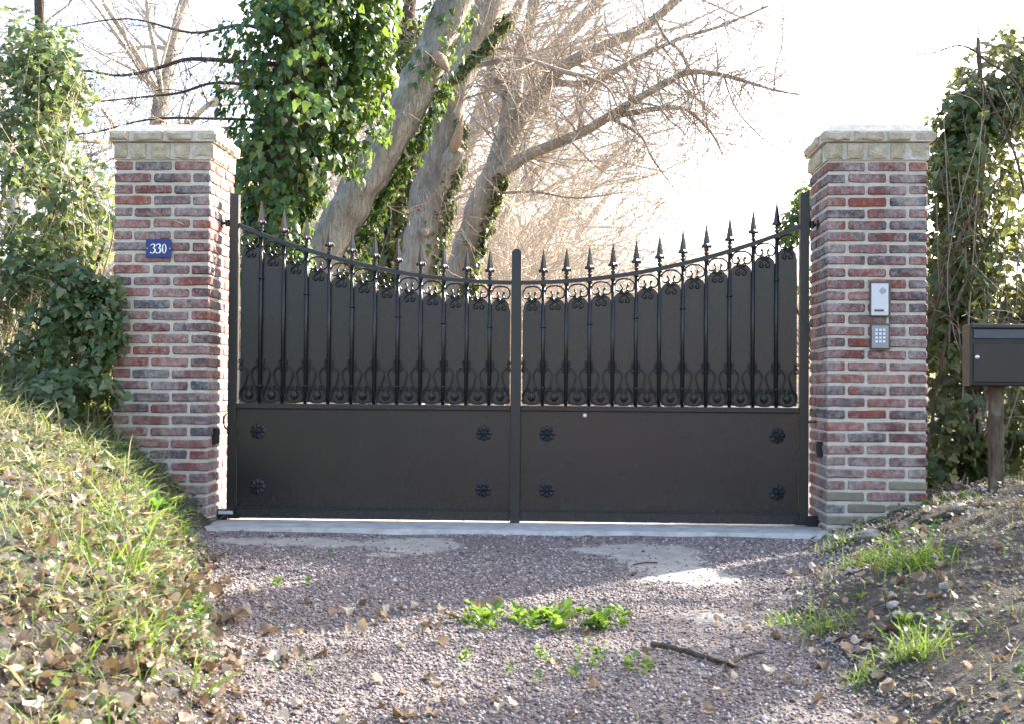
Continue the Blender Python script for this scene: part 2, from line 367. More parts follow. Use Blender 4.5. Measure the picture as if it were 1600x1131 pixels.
# ------------------------------------------------------------------ brick pillars
PW, PITCHZ, NC, ZTOP, PX = .561, .066, 33, 2.089, 2.0305
def brick_mesh(i, L=.212, Wd=.104, H=.0495):
    r = random.Random(i); n = 4; xs = [-L/2, -L/2+.007, -L/6+r.uniform(-.02,.02), L/6+r.uniform(-.02,.02), L/2-.007, L/2]
    V = []; F = []
    for k, x in enumerate(xs):
        ch = .0065*r.uniform(.7, 1.3); a = Wd/2; b = H/2
        if k in (0, 5): a -= .006; b -= .006
        ring = [(-a, -b+ch), (-a+ch, -b), (a-ch, -b), (a, -b+ch), (a, b-ch), (a-ch, b), (-a+ch, b), (-a, b-ch)]
        for (y, z) in ring:
            V.append((x + r.uniform(-.0016, .0016), y + r.uniform(-.0018, .0018), z + r.uniform(-.002, .002)))
    for k in range(5):
        for j in range(8):
            j2 = (j+1) % 8; F.append((k*8+j, (k+1)*8+j, (k+1)*8+j2, k*8+j2))
    F.append(tuple(range(8))); F.append(tuple(range(40, 48))[::-1])
    me = bpy.data.meshes.new('brick'); me.from_pydata(V, [], F); me.update(); return me
def setmat(mes, m):
    for me in mes: me.materials.append(M[m])
    return mes
BR = setmat([brick_mesh(i) for i in range(10)], 'brick'); MBR = setmat([brick_mesh(50+i) for i in range(4)], 'mossbrick')
def stone_mesh(i, sx, sy, sz):
    bm = bmesh.new(); bmesh.ops.create_cube(bm, size=1); bmesh.ops.subdivide_edges(bm, edges=bm.edges, cuts=3, use_grid_fill=True)
    off = Vector((i*3.7, i*1.9, 0))
    for v in bm.verts:
        q = v.co.copy(); c = Vector((q.x*sx, q.y*sy, q.z*sz)); ed = sum(abs(abs(t)-.5) < 1e-3 for t in q)
        n = Vector((noise.noise(c*22+off), noise.noise(c*22+off+Vector((9,0,0))), noise.noise(c*22+off+Vector((0,9,0)))))
        c += n*.009
        if ed >= 2: c -= Vector((math.copysign(.006, q.x) if abs(q.x) > .49 else 0, math.copysign(.006, q.y) if abs(q.y) > .49 else 0, math.copysign(.006, q.z) if abs(q.z) > .49 else 0))
        v.co = c
    me = bpy.data.meshes.new('cap_stone'); bm.to_mesh(me); bm.free(); me.materials.append(M['capstone']); return me

def pillar(cx, label, seed, moss):
    r = random.Random(seed)
    root = empty('brick_pillar', (cx, 0, 0), label, 'pillar', 'gate pillars')
    m_ = MB(); h = PW/2-.0085; m_.box(-h, h, -h, h, -.25, ZTOP+.02); link('mortar', m_.mesh('mortar'), M['mortar'], root, (cx, 0, 0))
    L, Wd = .212, .104; J = (PW-2*L-Wd)/2
    for c in range(NC):
        z = ZTOP-.012-.0248-c*PITCHZ; flip = (c+seed) % 2
        for side in range(4):
            for k in range(2):
                a = -PW/2 + L/2 + k*(L+J)                      # position along the face
                if flip: a = -a
                p = Vector((a, -PW/2+Wd/2, 0)); rot = side*math.pi/2
                q = Matrix.Rotation(rot, 3, 'Z') @ p
                is_moss = moss and c >= NC-6 and side == 0 and (c >= NC-4 or r.random() < .45)
                me = r.choice(MBR if is_moss else BR)
                o = bpy.data.objects.new('brick', me); COL.objects.link(o); o.parent = root
                o.location = (q.x + r.uniform(-.002,.002), q.y + r.uniform(-.002,.002), z + r.uniform(-.0025,.0025))
                o.rotation_euler = (r.uniform(-.012,.012), r.uniform(-.012,.012), rot + r.choice((0, math.pi)) + r.uniform(-.006,.006))
    zc = ZTOP
    for band, (hh, ov, cuts) in enumerate(((.100, .014, [.23,.24,.30,.23]), (.064, .036, [.30,.38,.32]))):
        w = PW+2*ov; dep = .13
        m_ = MB(); m_.box(-w/2+.012, w/2-.012, -w/2+.012, w/2-.012, zc+.002, zc+hh-.002); link('cap_mortar', m_.mesh('cap_mortar'), M['mortar'], root, (cx, 0, 0))
        for side in range(4):
            cc = [x*r.uniform(.85, 1.15) for x in cuts]; tot = sum(cc); run = w-dep; a0 = -w/2 if True else 0
            for k, f in enumerate(cc):
                ln = run*f/tot; a = a0 + ln/2; a0 += ln; gap = .016
                me = stone_mesh(r.randrange(1000), ln-gap, dep, hh-.008)
                q = Matrix.Rotation(side*math.pi/2, 3, 'Z') @ Vector((a, -w/2+dep/2-.004, 0))
                o = bpy.data.objects.new('cap_stone', me); COL.objects.link(o); o.parent = root
                o.location = (q.x, q.y, zc+hh/2); o.rotation_euler = (0, 0, side*math.pi/2 + r.uniform(-.012,.012))
        zc += hh
    m_ = MB(); w = PW/2+.022; m_.add([(-w,-w,zc-.004),(w,-w,zc-.004),(w,w,zc-.004),(-w,w,zc-.004),(-w+.05,-w+.05,zc+.042),(w-.05,-w+.05,zc+.042),(w-.05,w-.05,zc+.042),(-w+.05,w-.05,zc+.042)],
        [(0,1,5,4),(1,2,6,5),(2,3,7,6),(3,0,4,7),(4,5,6,7),(3,2,1,0)]); link('mortar_topping', m_.mesh('mortar_topping'), M['mortar'], root, (cx, 0, 0))
    return root
PL = pillar(-PX+.0035, 'brick gate pillar carrying the blue number plate, stone capped', 3, False)
PR = pillar(PX+.0035, 'brick gate pillar carrying the intercom and keypad, stone capped', 8, True)
YF = -PW/2

# ------------------------------------------------------------------ gate
ST_X, ST_W = 1.673, .026
def rail_z(x): return 1.412 + .345*(abs(x)/1.672)**2
BARS = [.157+.1358*k for k in range(11)]
EDG = [.028] + BARS + [ST_X-ST_W]
U = .00115
def curve_mesh(name, strokes, rad, mirror=True, y=0.0, depth=1.6):
    m_ = MB()
    for st in strokes:
        for sg in ((1, -1) if mirror else (1,)):
            pth = catmull([(sg*p[0]*U, y, p[1]*U) for p in st], 4)
            n = len(pth); m_.tube(pth, [rad*(1 if 1 < i < n-2 else .9) for i in range(n)], 5, True, 0, depth)
            for e in (pth[0],): m_.lathe([(rad*.6,-rad*1.2),(rad*1.75,-rad*.5),(rad*1.75,rad*.5),(rad*.6,rad*1.2)], 6, e, 'y')
    me = m_.mesh(name, True); return me
top_scroll = curve_mesh('scroll', [[(-17,-42),(-12,-50),(-14,-62),(-26,-71),(-42,-66),(-50,-48),(-46,-28),(-28,-12),(0,-8)]], .0050)
leaf_scroll = curve_mesh('panel_scroll', [[(-11,-79),(-17,-83),(-22,-77),(-19,-69),(-10,-70),(-4,-79),(-5,-90),(-15,-97),(-24,-106),(-25,-119),(-17,-127),(-8,-124),(-7,-115),(-13,-111)]], .0046)
ring_scroll = curve_mesh('ring_scroll', [[(-22,78),(-14,74),(-10,84),(-18,93),(-32,88),(-46,68),(-50,46),(-42,22),(-24,8),(0,5)]], .0045)
arm_scroll = curve_mesh('lyre_scroll', [[(-43,176),(-49,171),(-55,178),(-49,190),(-35,189),(-20,176),(-10,155),(-13,132),(-27,90),(-46,42),(-54,20)], [(-44,211),(-50,207),(-55,214),(-49,223),(-40,217),(-42,204),(-54,192)]], .0040, True, 0, 1.1)
def boss_mesh():
    m_ = MB()
    for sg in (-1, 1):
        m_.lathe([(.002,-.026),(.0085,-.016),(.0105,0),(.0075,.016),(.002,.028)], 7, (sg*.0085, 0, 0))
        m_.lathe([(.001,-.012),(.006,-.004),(.006,.004),(.001,.012)], 6, (sg*.0175, .003, -.002))
    m_.lathe([(.001,-.034),(.006,-.02),(.0095,0),(.006,.02),(.001,.032)], 7, (0, -.007, 0)); return m_.mesh('boss', True)
boss = boss_mesh()
def tip_mesh():
    m_ = MB()
    m_.lathe([(.007,0),(.007,.005),(.0135,.010),(.0135,.020),(.0065,.026),(.0135,.031),(.0135,.040),(.0065,.046)], 8)
    m_.lathe([(.008,.044),(.017,.049),(.0255,.056),(.0245,.062),(.0185,.072),(.0165,.092),(.010,.135),(.0035,.176),(.0005,.186)], 4, (0,0,0))
    for k in range(4):
        th = k*math.pi/2+math.pi/4
        m_.lathe([(.002,.046),(.0065,.052),(.0065,.060),(.002,.066)], 6, (math.cos(th)*.0225, math.sin(th)*.0225, 0))
    return m_.mesh('spear_tip', False)
tip = tip_mesh()
col_m = MB(); col_m.lathe([(.0115,-.006),(.0165,-.004),(.0165,.004),(.0115,.006)], 10); collar = col_m.mesh('collar', True)
def rosette_mesh():
    m_ = MB()
    for k in range(8):
        th = 2*math.pi*k/8; c, s = math.cos(th), math.sin(th); P = []
        for (r, w, h) in ((.012,.006,.006),(.026,.0125,.014),(.038,.0150,.010),(.046,.010,.003),(.0475,.003,.001)):
            for q, hh in ((-1, .3), (0, 1.0), (1, .3)):
                P.append((c*r - s*w*q, -h*hh, s*r + c*w*q))
        F = [(i*3+j, (i+1)*3+j, (i+1)*3+j+1, i*3+j+1) for i in range(4) for j in range(2)]
        m_.add(P, F)
        th += math.pi/8; c, s = math.cos(th), math.sin(th)
        m_.lathe([(.0075,.0),(.007,.004),(.002,.007)], 6, (c*.037, 0, s*.037), 'y')
    m_.lathe([(.036,0),(.034,.003),(.016,.005)], 16, (0,0,0), 'y')
    m_.lathe([(.0145,.004),(.0145,.012),(.011,.015),(.0085,.012),(.006,.018),(.001,.020)], 12, (0,0,0), 'y')
    return m_.mesh('rosette', False)
rosette = rosette_mesh()
for me in (top_scroll, leaf_scroll, ring_scroll, arm_scroll, tip, collar): me.materials.append(M['paint'])
for me in (rosette, boss): me.materials.append(M['cast'])

def leaf_gate(sg, label):
    root = empty('gate_leaf', (sg*ST_X, 0, 0.03), label, 'gate', 'gate leaves')
    B = lambda name, x0, x1, y0, y1, z0, z1, m='paint', par=None: _box(name, x0, x1, y0, y1, z0, z1, m, par or root)
    def _box(name, x0, x1, y0, y1, z0, z1, m, par):
        a, b = sorted((sg*x0, sg*x1)); me = MB(); me.box(a, b, y0, y1, z0, z1); o = me.build(name, M[m], par)
        bv = o.modifiers.new('bevel', 'BEVEL'); bv.width = .0025; bv.segments = 2; return o
    # hinge stile with a bevelled top
    st = MB(); x0, x1 = sorted((sg*(ST_X-ST_W), sg*(ST_X+ST_W)))
    st.add([(x0,-.026,.03),(x1,-.026,.03),(x1,.026,.03),(x0,.026,.03)] + [(x0,-.026,1.937 if sg > 0 else 1.937),(x1,-.026,1.955 if sg > 0 else 1.925),(x1,.026,1.955 if sg > 0 else 1.925),(x0,.026,1.937)],
           [(0,3,2,1),(4,5,6,7),(0,1,5,4),(1,2,6,5),(2,3,7,6),(3,0,4,7)])
    st.build('hinge_stile', M['paint'], root)
    B('meeting_stile', .006, .03, -.018, .024, .03, rail_z(0)-.01)
    B('mid_rail', .03, ST_X-ST_W, -.0225, .0225, .664, .697)
    mold = B('rail_moulding', .031, ST_X-ST_W-.001, -.030, -.0228, .668, .684)
    B('bottom_rail', .03, ST_X-ST_W, -.0215, .0215, .024, .084)
    B('kick_panel', .0285, ST_X-ST_W-.001, -.004, .006, .08, .668, 'sheet')
    B('drip_edge', .03, ST_X-ST_W-.001, -.027, -.0205, .0805, .0865)
    pth = [(sg*x, 0, rail_z(x)) for x in np.linspace(.0, ST_X-ST_W+.004, 26)]
    rl = MB(); hw, hh = .017, .0125; n = len(pth)
    for i, p in enumerate(pth):
        a = Vector(pth[min(i+1, n-1)])-Vector(pth[max(i-1, 0)]); a.normalize(); nrm = Vector((-a.z*1, 0, a.x)); nrm = nrm if nrm.z > 0 else -nrm
        for (yy, q) in ((-hw,-hh),(-hw,hh*.7),(-hw*.7,hh),(hw*.7,hh),(hw,hh*.7),(hw,-hh)): rl.v.append(tuple(Vector(p)+nrm*q+Vector((0,yy,0))))
    for i in range(n-1):
        for k in range(6): rl.f.append((i*6+k, i*6+(k+1)%6, (i+1)*6+(k+1)%6, (i+1)*6+k))
    rl.f += [tuple(range(6)), tuple(range((n-1)*6, n*6))]; rl.build('curved_top_rail', M['paint'], root)
    for k, x in enumerate(BARS):                                       # bars with spear tips
        zt = rail_z(x); b = MB(); b.lathe([(.0108, .697), (.0108, zt-.01)], 8); o = b.build('bar', M['paint'], root, (sg*x, 0, 0), True)
        link('spear_tip', tip, None, o, (sg*x, 0, zt+.010)).rotation_euler = (0, 0, math.pi/4+R(-.05,.05))
        if k % 2 == 0:
            link('collar', collar, None, o, (sg*x, 0, zt-.262)); link('collar', collar, None, o, (sg*x, 0, .802))
        link('collar', collar, None, o, (sg*x, 0, zt-.018))
    for k in range(12):                                                # bays
        a, b_ = EDG[k], EDG[k+1]; c = (a+b_)/2; zr = rail_z(c)-.014; w = b_-a; sc = w/.1358
        for nm, me, z, y in (('scroll', top_scroll, zr, -.002), ('panel_scroll', leaf_scroll, zr, .011), ('ring_scroll', ring_scroll, .697, .004), ('lyre_scroll', arm_scroll, .697, .004)):
            o = link(nm, me, None, root, (sg*c, y, z)); o.scale = (sc*.985, 1, 1)
        link('boss', boss, None, root, (sg*c, -.004, .697+.052))
        # infill panel with arched head
        hwid = w/2-.001; zs, za = zr-.152, zr-.082; P = [(-hwid, .706)]
        if k == 0: P = [(-hwid+.008, .706)]
        x_l = P[0][0]; x_r = hwid-(.010 if k == 11 else 0)
        for j in range(13):
            u = -1+2*j/12; P.append((x_l+(x_r-x_l)*(u+1)/2, zs+(za-zs)*(1-abs(u)**2.6)**.55))
        P.append((x_r, .706)); m_ = MB(); n = len(P)
        V = [(sg*(c+p[0]), .018, p[1]) for p in P] + [(sg*(c+p[0]), .0215, p[1]) for p in P]
        Fs = [tuple(range(n)), tuple(range(n, 2*n))[::-1]] + [(i, i+n, (i+1)%n+n, (i+1)%n) for i in range(n)]
        if sg < 0: Fs = [f[::-1] for f in Fs]
        m_.add(V, Fs); m_.build('infill_panel', M['sheet'], root)
    for x in (.185, 1.52):
        for z in (.206, .534): link('rosette', rosette, None, root, (sg*x, -.004, z))
    # hinges
    h = MB(); X0 = ST_X+ST_W-.002
    h.tube([(sg*X0, 0, 1.757), (sg*(X0+.06), 0, 1.757)], .009, 8); h.lathe([(.016,-.02),(.016,.02)], 8, (sg*(X0+.018), 0, 1.757)); h.box(min(sg*1.742, sg*1.752), max(sg*1.742, sg*1.752), -.025, .025, 1.732, 1.782)
    h.build('top_hinge', M['black'], root)
    h = MB(); a, b_ = sorted((sg*(ST_X+ST_W-.01), sg*1.749)); h.box(a, b_, -.045, .045, .013, .075); h.box(*(sorted((sg*1.62, sg*(ST_X+ST_W-.012)))), -.04, -.0265, .02, .045); hb = h.build('bottom_hinge', M['black'], root)
    if sg < 0:
        g = MB(); g.box(-1.742, -1.655, -.0475, -.0445, .046, .066); g.build('hinge_label', M['silver'], hb)
        d = MB(); d.tube(catmull([(-1.699,-.005,.64),(-1.716,-.012,.625),(-1.724,-.015,.59),(-1.716,-.012,.555),(-1.699,-.005,.54)], 5), .005, 6); d.build('pull_ring', M['black'], root, None, True)
    else:
        d = MB(); d.tube([(1.69,-.01,.615),(1.738,-.02,.617)], .006, 6); d.lathe([(.009,-.004),(.009,.004)], 8, (1.738,-.02,.617)); d.build('latch_pin', M['black'], root)
        d = MB(); d.lathe([(.0115,.0),(.011,.004),(.007,.006)], 14, (.405,-.004,.643), 'y'); d.build('lock_button', M['white'], root, None, True)
    return root
GL = leaf_gate(-1, 'black wrought iron gate leaf beside the numbered pillar, with the centre post')
GR = leaf_gate(1, 'black wrought iron gate leaf beside the intercom pillar, white dot on panel')
cp = MB(); cp.add([(-.028,-.03,.008),(.028,-.03,.008),(.028,.03,.008),(-.028,.03,.008),(-.028,-.03,1.588),(.028,-.03,1.588),(.028,.03,1.588),(-.028,.03,1.588),(-.012,-.014,1.610),(.012,-.014,1.610),(.012,.014,1.610),(-.012,.014,1.610)],
   [(0,3,2,1),(0,1,5,4),(1,2,6,5),(2,3,7,6),(3,0,4,7),(4,5,9,8),(5,6,10,9),(6,7,11,10),(7,4,8,11),(8,9,10,11)]); cp.build('centre_post', M['paint'], GL)

# ------------------------------------------------------------------ things on the pillars
def bevel(o, w=.003, s=2):
    b = o.modifiers.new('bevel', 'BEVEL'); b.width = w; b.segments = s; return o
def bx(name, m, par, c, sx, sy, sz, bev=.002):
    q = MB(); q.box(-sx/2, sx/2, -sy/2, sy/2, -sz/2, sz/2); o = q.build(name, M[m], par, c); return bevel(o, bev) if bev else o
yf = YF-.006
pt = empty('number_plate', (-2.041, yf-.004, 1.578-.052), 'blue enamel house number plate reading 330 in white', 'number plate')
bx('plate', 'blue', pt, (-2.041, yf-.004, 1.578), .148, .006, .104, .0015)
def stroke(pts, sc, cx, cz, y):
    P = [Vector((p[0], p[1], p[2])) for p in pts]; C_ = catmull(P, 8); m_ = MB(); n = len(C_); V = []
    for i, c in enumerate(C_):
        t = C_[min(i+1, n-1)]-C_[max(i-1, 0)]; t.z = 0; t.normalize(); nr = Vector((-t.y, t.x)); w = c.z/2
        V += [(cx+(c.x+nr.x*w)*sc, y, cz+(c.y+nr.y*w)*sc), (cx+(c.x-nr.x*w)*sc, y, cz+(c.y-nr.y*w)*sc)]
    m_.add(V, [(2*i, 2*i+1, 2*i+3, 2*i+2) for i in range(n-1)]); return m_
THREE = ([(-.25,.25,.05),(-.17,.40,.07),(.0,.455,.09),(.15,.38,.16),(.17,.24,.17),(.08,.10,.10),(-.08,.035,.05)], [(-.08,.04,.04),(.08,.02,.09),(.20,-.10,.17),(.20,-.28,.18),(.06,-.43,.11),(-.10,-.47,.07),(-.23,-.41,.13),(-.27,-.36,.10)])
for k, cx in enumerate((-2.073, -2.041)):
    g = MB()
    for s_ in THREE:
        q = stroke(s_, .056, cx, 1.577, yf-.0082); g.add(q.v, q.f)
    g.build('digit', M['white'], pt)
g = MB(); n = 32; V = []
for i in range(n):
    th = 2*math.pi*i/n; V += [(-2.008+.0135*math.cos(th), yf-.0082, 1.5765+.0275*math.sin(th)), (-2.008+.0062*math.cos(th), yf-.0082, 1.5765+.0245*math.sin(th))]
g.add(V, [(2*i, 2*i+1, (2*i+3) % (2*n), (2*i+2) % (2*n)) for i in range(n)]); g.build('digit', M['white'], pt)
for sx in (-1, 1):
    g = MB(); g.lathe([(.003,0),(.0028,.0015),(.001,.002)], 8, (-2.041+sx*.066, yf-.007, 1.578), 'y'); g.build('screw', M['white'], pt)

ic = empty('intercom', (2.047, yf, 1.309-.097), 'tall silver door intercom with speaker in a bronze frame', 'intercom')
bx('frame', 'frame', ic, (2.047, yf-.006, 1.309), .114, .024, .198); bx('face', 'silver', ic, (2.043, yf-.019, 1.305), .094, .008, .178)
g = MB()
for i in range(7):
    for j in range(7):
        if (i-3)**2+(j-3)**2 < 11: g.lathe([(.0022,0),(.0018,.001)], 6, (2.058+(i-3)*.0055, yf-.023, 1.352+(j-3)*.0055), 'y')
g.build('speaker_grille', M['frame'], ic); bx('name_strip', 'frame', ic, (2.038, yf-.0235, 1.243), .052, .003, .012, 0); bx('call_button', 'button', ic, (2.075, yf-.024, 1.243), .012, .004, .010)
kp = empty('keypad', (2.047, yf, 1.098-.07), 'steel code keypad with twelve small buttons below the intercom', 'keypad')
bx('frame', 'frame', kp, (2.047, yf-.006, 1.098), .108, .026, .146); bx('face', 'darksteel', kp, (2.045, yf-.020, 1.096), .092, .008, .126)
for i in range(3):
    for j in range(4): bx('key', 'button', kp, (2.045+(i-1)*.021, yf-.0255, 1.102+(j-1.5)*.0215), .013, .006, .013, .001)
for sg, Yp, zp, lab in ((-1, -.148, .508, 'small black photocell on the inner face of the numbered pillar'), (1, -.125, .462, 'small black photocell on the inner face of the intercom pillar')):
    X = sg*1.7535+(.0035 if True else 0); e = empty('photocell', (X-sg*.0, Yp, zp-.045), lab, 'photocell', 'gate photocells')
    bx('housing', 'black', e, (X-sg*.016, Yp, zp), .034, .050, .092, .004); bx('lens', 'gloss', e, (X-sg*.034, Yp, zp+.008), .004, .034, .05, .001)

# letter box on its post
e = empty('letter_box', (2.70, -.30, gz(2.70, -.30)), 'glossy black steel letter box on a post by the right hedge', 'letter box')
g0 = gz(2.70, -.25); bx('post', 'brown', e, (2.70, -.25, (.84+g0-.1)/2), .07, .07, .84-g0+.1, .006)
bx('body', 'black', e, (2.70, -.27, 1.0), .345, .15, .34, .008); bx('door', 'gloss', e, (2.70, -.351, .955), .305, .010, .21, .004); fl = bx('flap', 'flap', e, (2.70, -.352, 1.115), .305, .010, .055, .004)
bx('lip', 'gloss', e, (2.70, -.358, 1.152), .325, .030, .012, .003)
g = MB(); g.lathe([(.013,0),(.013,.006),(.009,.009)], 14, (2.565, -.356, .985), 'y'); g.build('lock', M['steel'], e, None, True)

# ------------------------------------------------------------------ foliage tools
IVY = np.array([(0,.38,.02),(0,0,0),(.30,-.10,-.03),(.50,.18,-.06),(.30,.42,-.01),(.22,.70,-.05),(0,1.0,-.12),(-.22,.70,-.05),(-.30,.42,-.01),(-.50,.18,-.06),(-.30,-.10,-.03)]); IVF = np.array([(0,i,i+1) for i in range(1,10)]+[(0,10,1)])
OVAL = np.array([(0,.0,0),(.22,.22,.03),(.27,.5,.03),(.16,.8,.0),(0,1,-.08),(-.16,.8,0),(-.27,.5,.03),(-.22,.22,.03),(0,.5,-.04)]); OVF = np.array([(8,i,(i+1)%8) for i in range(8)])
_da = np.linspace(0, 2*np.pi, 14, endpoint=False); _dr = np.array([.34,.43,.48,.44,.50,.47,.50,.56,.50,.47,.50,.44,.48,.43])
DEAD = np.vstack([[(0,.5,0)], np.column_stack([np.sin(_da)*_dr*.92, .5-np.cos(_da)*_dr*1.05, .55*_dr**1.6*np.cos(2*_da+.6)+.10+.05*np.sin(5*_da)]), np.column_stack([np.sin(_da)*_dr*.45, .5-np.cos(_da)*_dr*.5, .20*_dr*np.cos(2*_da+.6)+.01])])
DEF = np.array([(0,15+i,15+(i+1)%14) for i in range(14)]+[(15+i,1+i,1+(i+1)%14) for i in range(14)]+[(15+i,1+(i+1)%14,15+(i+1)%14) for i in range(14)])
BLADE = np.array([(-.5,0,0),(.5,0,0),(-.42,.4,.04),(.42,.4,.04),(-.28,.75,.14),(.28,.75,.14),(0,1,.28)]); BLF = np.array([(0,1,3),(0,3,2),(2,3,5),(2,5,4),(4,5,6)])
def frames(N, Tv):
    """N: normals, Tv: wanted tip directions -> orthonormal (X, Y=tip, Z=normal)"""
    N = N/np.linalg.norm(N, axis=1)[:, None]; T = Tv - N*np.sum(N*Tv, 1)[:, None]
    ln = np.linalg.norm(T, axis=1)[:, None]; T = np.where(ln > 1e-4, T/np.maximum(ln, 1e-4), np.array([[1., 0, 0]])); X = np.cross(T, N); return X, T, N
def leaf_mesh(name, P, N, T, size, tmpl, tf, wid=None, curl=.25, jit=.2):
    n = len(P); X, Y, Z = frames(N, T); V = np.repeat(tmpl[None], n, 0).copy()
    V[:, :, 2] += rng.normal(0, curl*jit, (n, len(tmpl))) ; V[:, :, 2] += rng.normal(0, curl, (n, 1))*V[:, :, 0]**2*2
    if wid is not None: V[:, :, 0] *= wid[:, None]
    V *= size[:, None, None]
    if wid is not None: V[:, :, 0] /= size[:, None]
    W_ = P[:, None, :] + V[:, :, 0:1]*X[:, None, :] + V[:, :, 1:2]*Y[:, None, :] + V[:, :, 2:3]*Z[:, None, :]
    F = (tf[None] + len(tmpl)*np.arange(n)[:, None, None]).reshape(-1, 3)
    return np_mesh(name, W_.reshape(-1, 3), F, True, np.repeat(rng.random(n), len(tf)))
def foliage(root, P, N, T, size, tmpl, tf, mat, single=0, mass='foliage', leafname='leaf'):
    """the leaves that show largest become parts of their own, the rest one mass"""
    P = np.asarray(P); d = np.linalg.norm(P-np.array(CAM), axis=1); order = np.argsort(d/size); pick = order[:single]; rest = order[single:]
    o = tag(link(mass, leaf_mesh(mass, P[rest], N[rest], T[rest], size[rest], tmpl, tf), mat, root, (0,0,0)), kind='stuff')
    if single:
        ms = [leaf_mesh(leafname, np.zeros((1,3)), np.array([[0.,0,1]]), np.array([[0.,1,0]]), np.ones(1), tmpl, tf) for _ in range(6)]
        for m_ in ms: m_.materials.append(mat)
        X, Y, Z = frames(N[pick], T[pick]); b = parent_world(root)
        for i, k in enumerate(pick):
            l = bpy.data.objects.new(leafname, ms[i % 6]); COL.objects.link(l); l.parent = root; s = size[k]
            m4 = Matrix(((X[i][0]*s, Y[i][0]*s, Z[i][0]*s, P[k][0]-b.x), (X[i][1]*s, Y[i][1]*s, Z[i][1]*s, P[k][1]-b.y), (X[i][2]*s, Y[i][2]*s, Z[i][2]*s, P[k][2]-b.z), (0,0,0,1)))
            l.matrix_basis = m4
    return o
def stuff(o): return tag(o, kind='stuff')
def grow(mb, p, d, r, L, lev, rn, up=.1, spread=.8, kids=5, seg=5, minr=.0016):
    """a wandering tapered branch with side branches"""
    pts = [Vector(p)]; d = Vector(d).normalized(); st = L/seg; rad = [r]
    for i in range(seg):
        d = (d + Vector((rn.gauss(0,.16), rn.gauss(0,.16), rn.gauss(0,.14)+up*.12))).normalized()
        pts.append(pts[-1]+d*st*rn.uniform(.8,1.2)); rad.append(max(minr, r*(1-.8*(i+1)/seg)))
    mb.tube(pts, rad, 6 if r > .03 else (4 if r > .008 else 3), r > .05)
    if lev > 0:
        for k in range(kids):
            i = rn.randint(1, seg); a = pts[i]; dd = (pts[i]-pts[i-1]).normalized(); pr = dd.orthogonal().normalized(); pr.rotate(Matrix.Rotation(rn.uniform(0,6.28), 3, dd))
            grow(mb, a, dd*rn.uniform(.5,1)+pr*spread*rn.uniform(.5,1.2), max(minr, rad[i]*rn.uniform(.4,.65)), L*rn.uniform(.38,.68), lev-1, rn, up, spread, max(2, kids-1), max(3, seg-1), minr)
    return pts
def spawn(mb, path, rad, n, L, lev, rn, up=.0, minr=.002, t0=.15, kids=4):
    m = len(path)
    for _ in range(n):
        i = min(m-2, int(m*(t0+(1-t0)*rn.random()))); dd = (path[i+1]-path[i]).normalized(); pr = dd.orthogonal().normalized(); pr.rotate(Matrix.Rotation(rn.uniform(0,6.28), 3, dd))
        grow(mb, path[i], dd*rn.uniform(.1,.9)+pr, max(minr, min(rad[i]*.5, .018)*rn.uniform(.4,1)), L*rn.uniform(.5,1.2), lev, rn, up, .8, kids, 5, minr)
def limb(mb, pix, r0, r1, k=6, n=8, wob=.0, p=1.0, seed=0.0):
    path = catmull([at(*q) for q in pix], k); m = len(path); rad = [r0+(r1-r0)*(i/(m-1))**p for i in range(m)]
    mb.tube(path, rad, n, True, wob, 1.0, seed); return path, rad
def noise3(P, s, o=0.0): return np.array([noise.noise(Vector(p)*s+Vector((o, o*.7, 0))) for p in P])
DOWN = np.array([0, 0, -1.])

def ivy_on(path, rad, n, thick, s0, s1, tlo=0.0, thi=1.0, off=0.0, side=None, sidew=.9, zsc=None):
    """ivy leaves standing off a trunk in uneven clumps"""
    P = []; N = []; m = len(path); pa = np.array([tuple(p) for p in path]); ra = np.array(rad)
    t = rng.uniform(tlo, thi, n)*(m-1); i = np.minimum(t.astype(int), m-2); f = (t-i)[:, None]
    c = pa[i]*(1-f)+pa[i+1]*f; ax = pa[i+1]-pa[i]; ax /= np.linalg.norm(ax, axis=1)[:, None]; r = ra[i]
    th = rng.uniform(0, 6.283, n) if side is None else side+rng.normal(0, sidew, n)
    e1 = np.cross(ax, np.array([[0, 1., 0]])); e1 /= np.linalg.norm(e1, axis=1)[:, None]; e2 = np.cross(ax, e1)
    o = e1*np.cos(th)[:, None]+e2*np.sin(th)[:, None]
    nz = .5+.5*noise3(np.column_stack([np.cos(th), np.sin(th), t*.32]), 1.7, off); dep = np.sqrt(rng.random(n))
    tk = thick if zsc is None else thick*np.clip((c[:, 2]-zsc[0])/zsc[1], .3, 1)
    P = c + o*(r+tk*np.clip(nz*1.5-.22, .10, 1.15)*dep)[:, None]
    N = o*1.0 + rng.normal(0, .42, (n, 3)) + np.array([0, 0, .35]); T = DOWN[None]+o*.35+rng.normal(0, .35, (n, 3))
    return P, N, T, rng.uniform(s0, s1, n)

# ------------------------------------------------------------------ trees behind the gate
rn = random.Random(5)
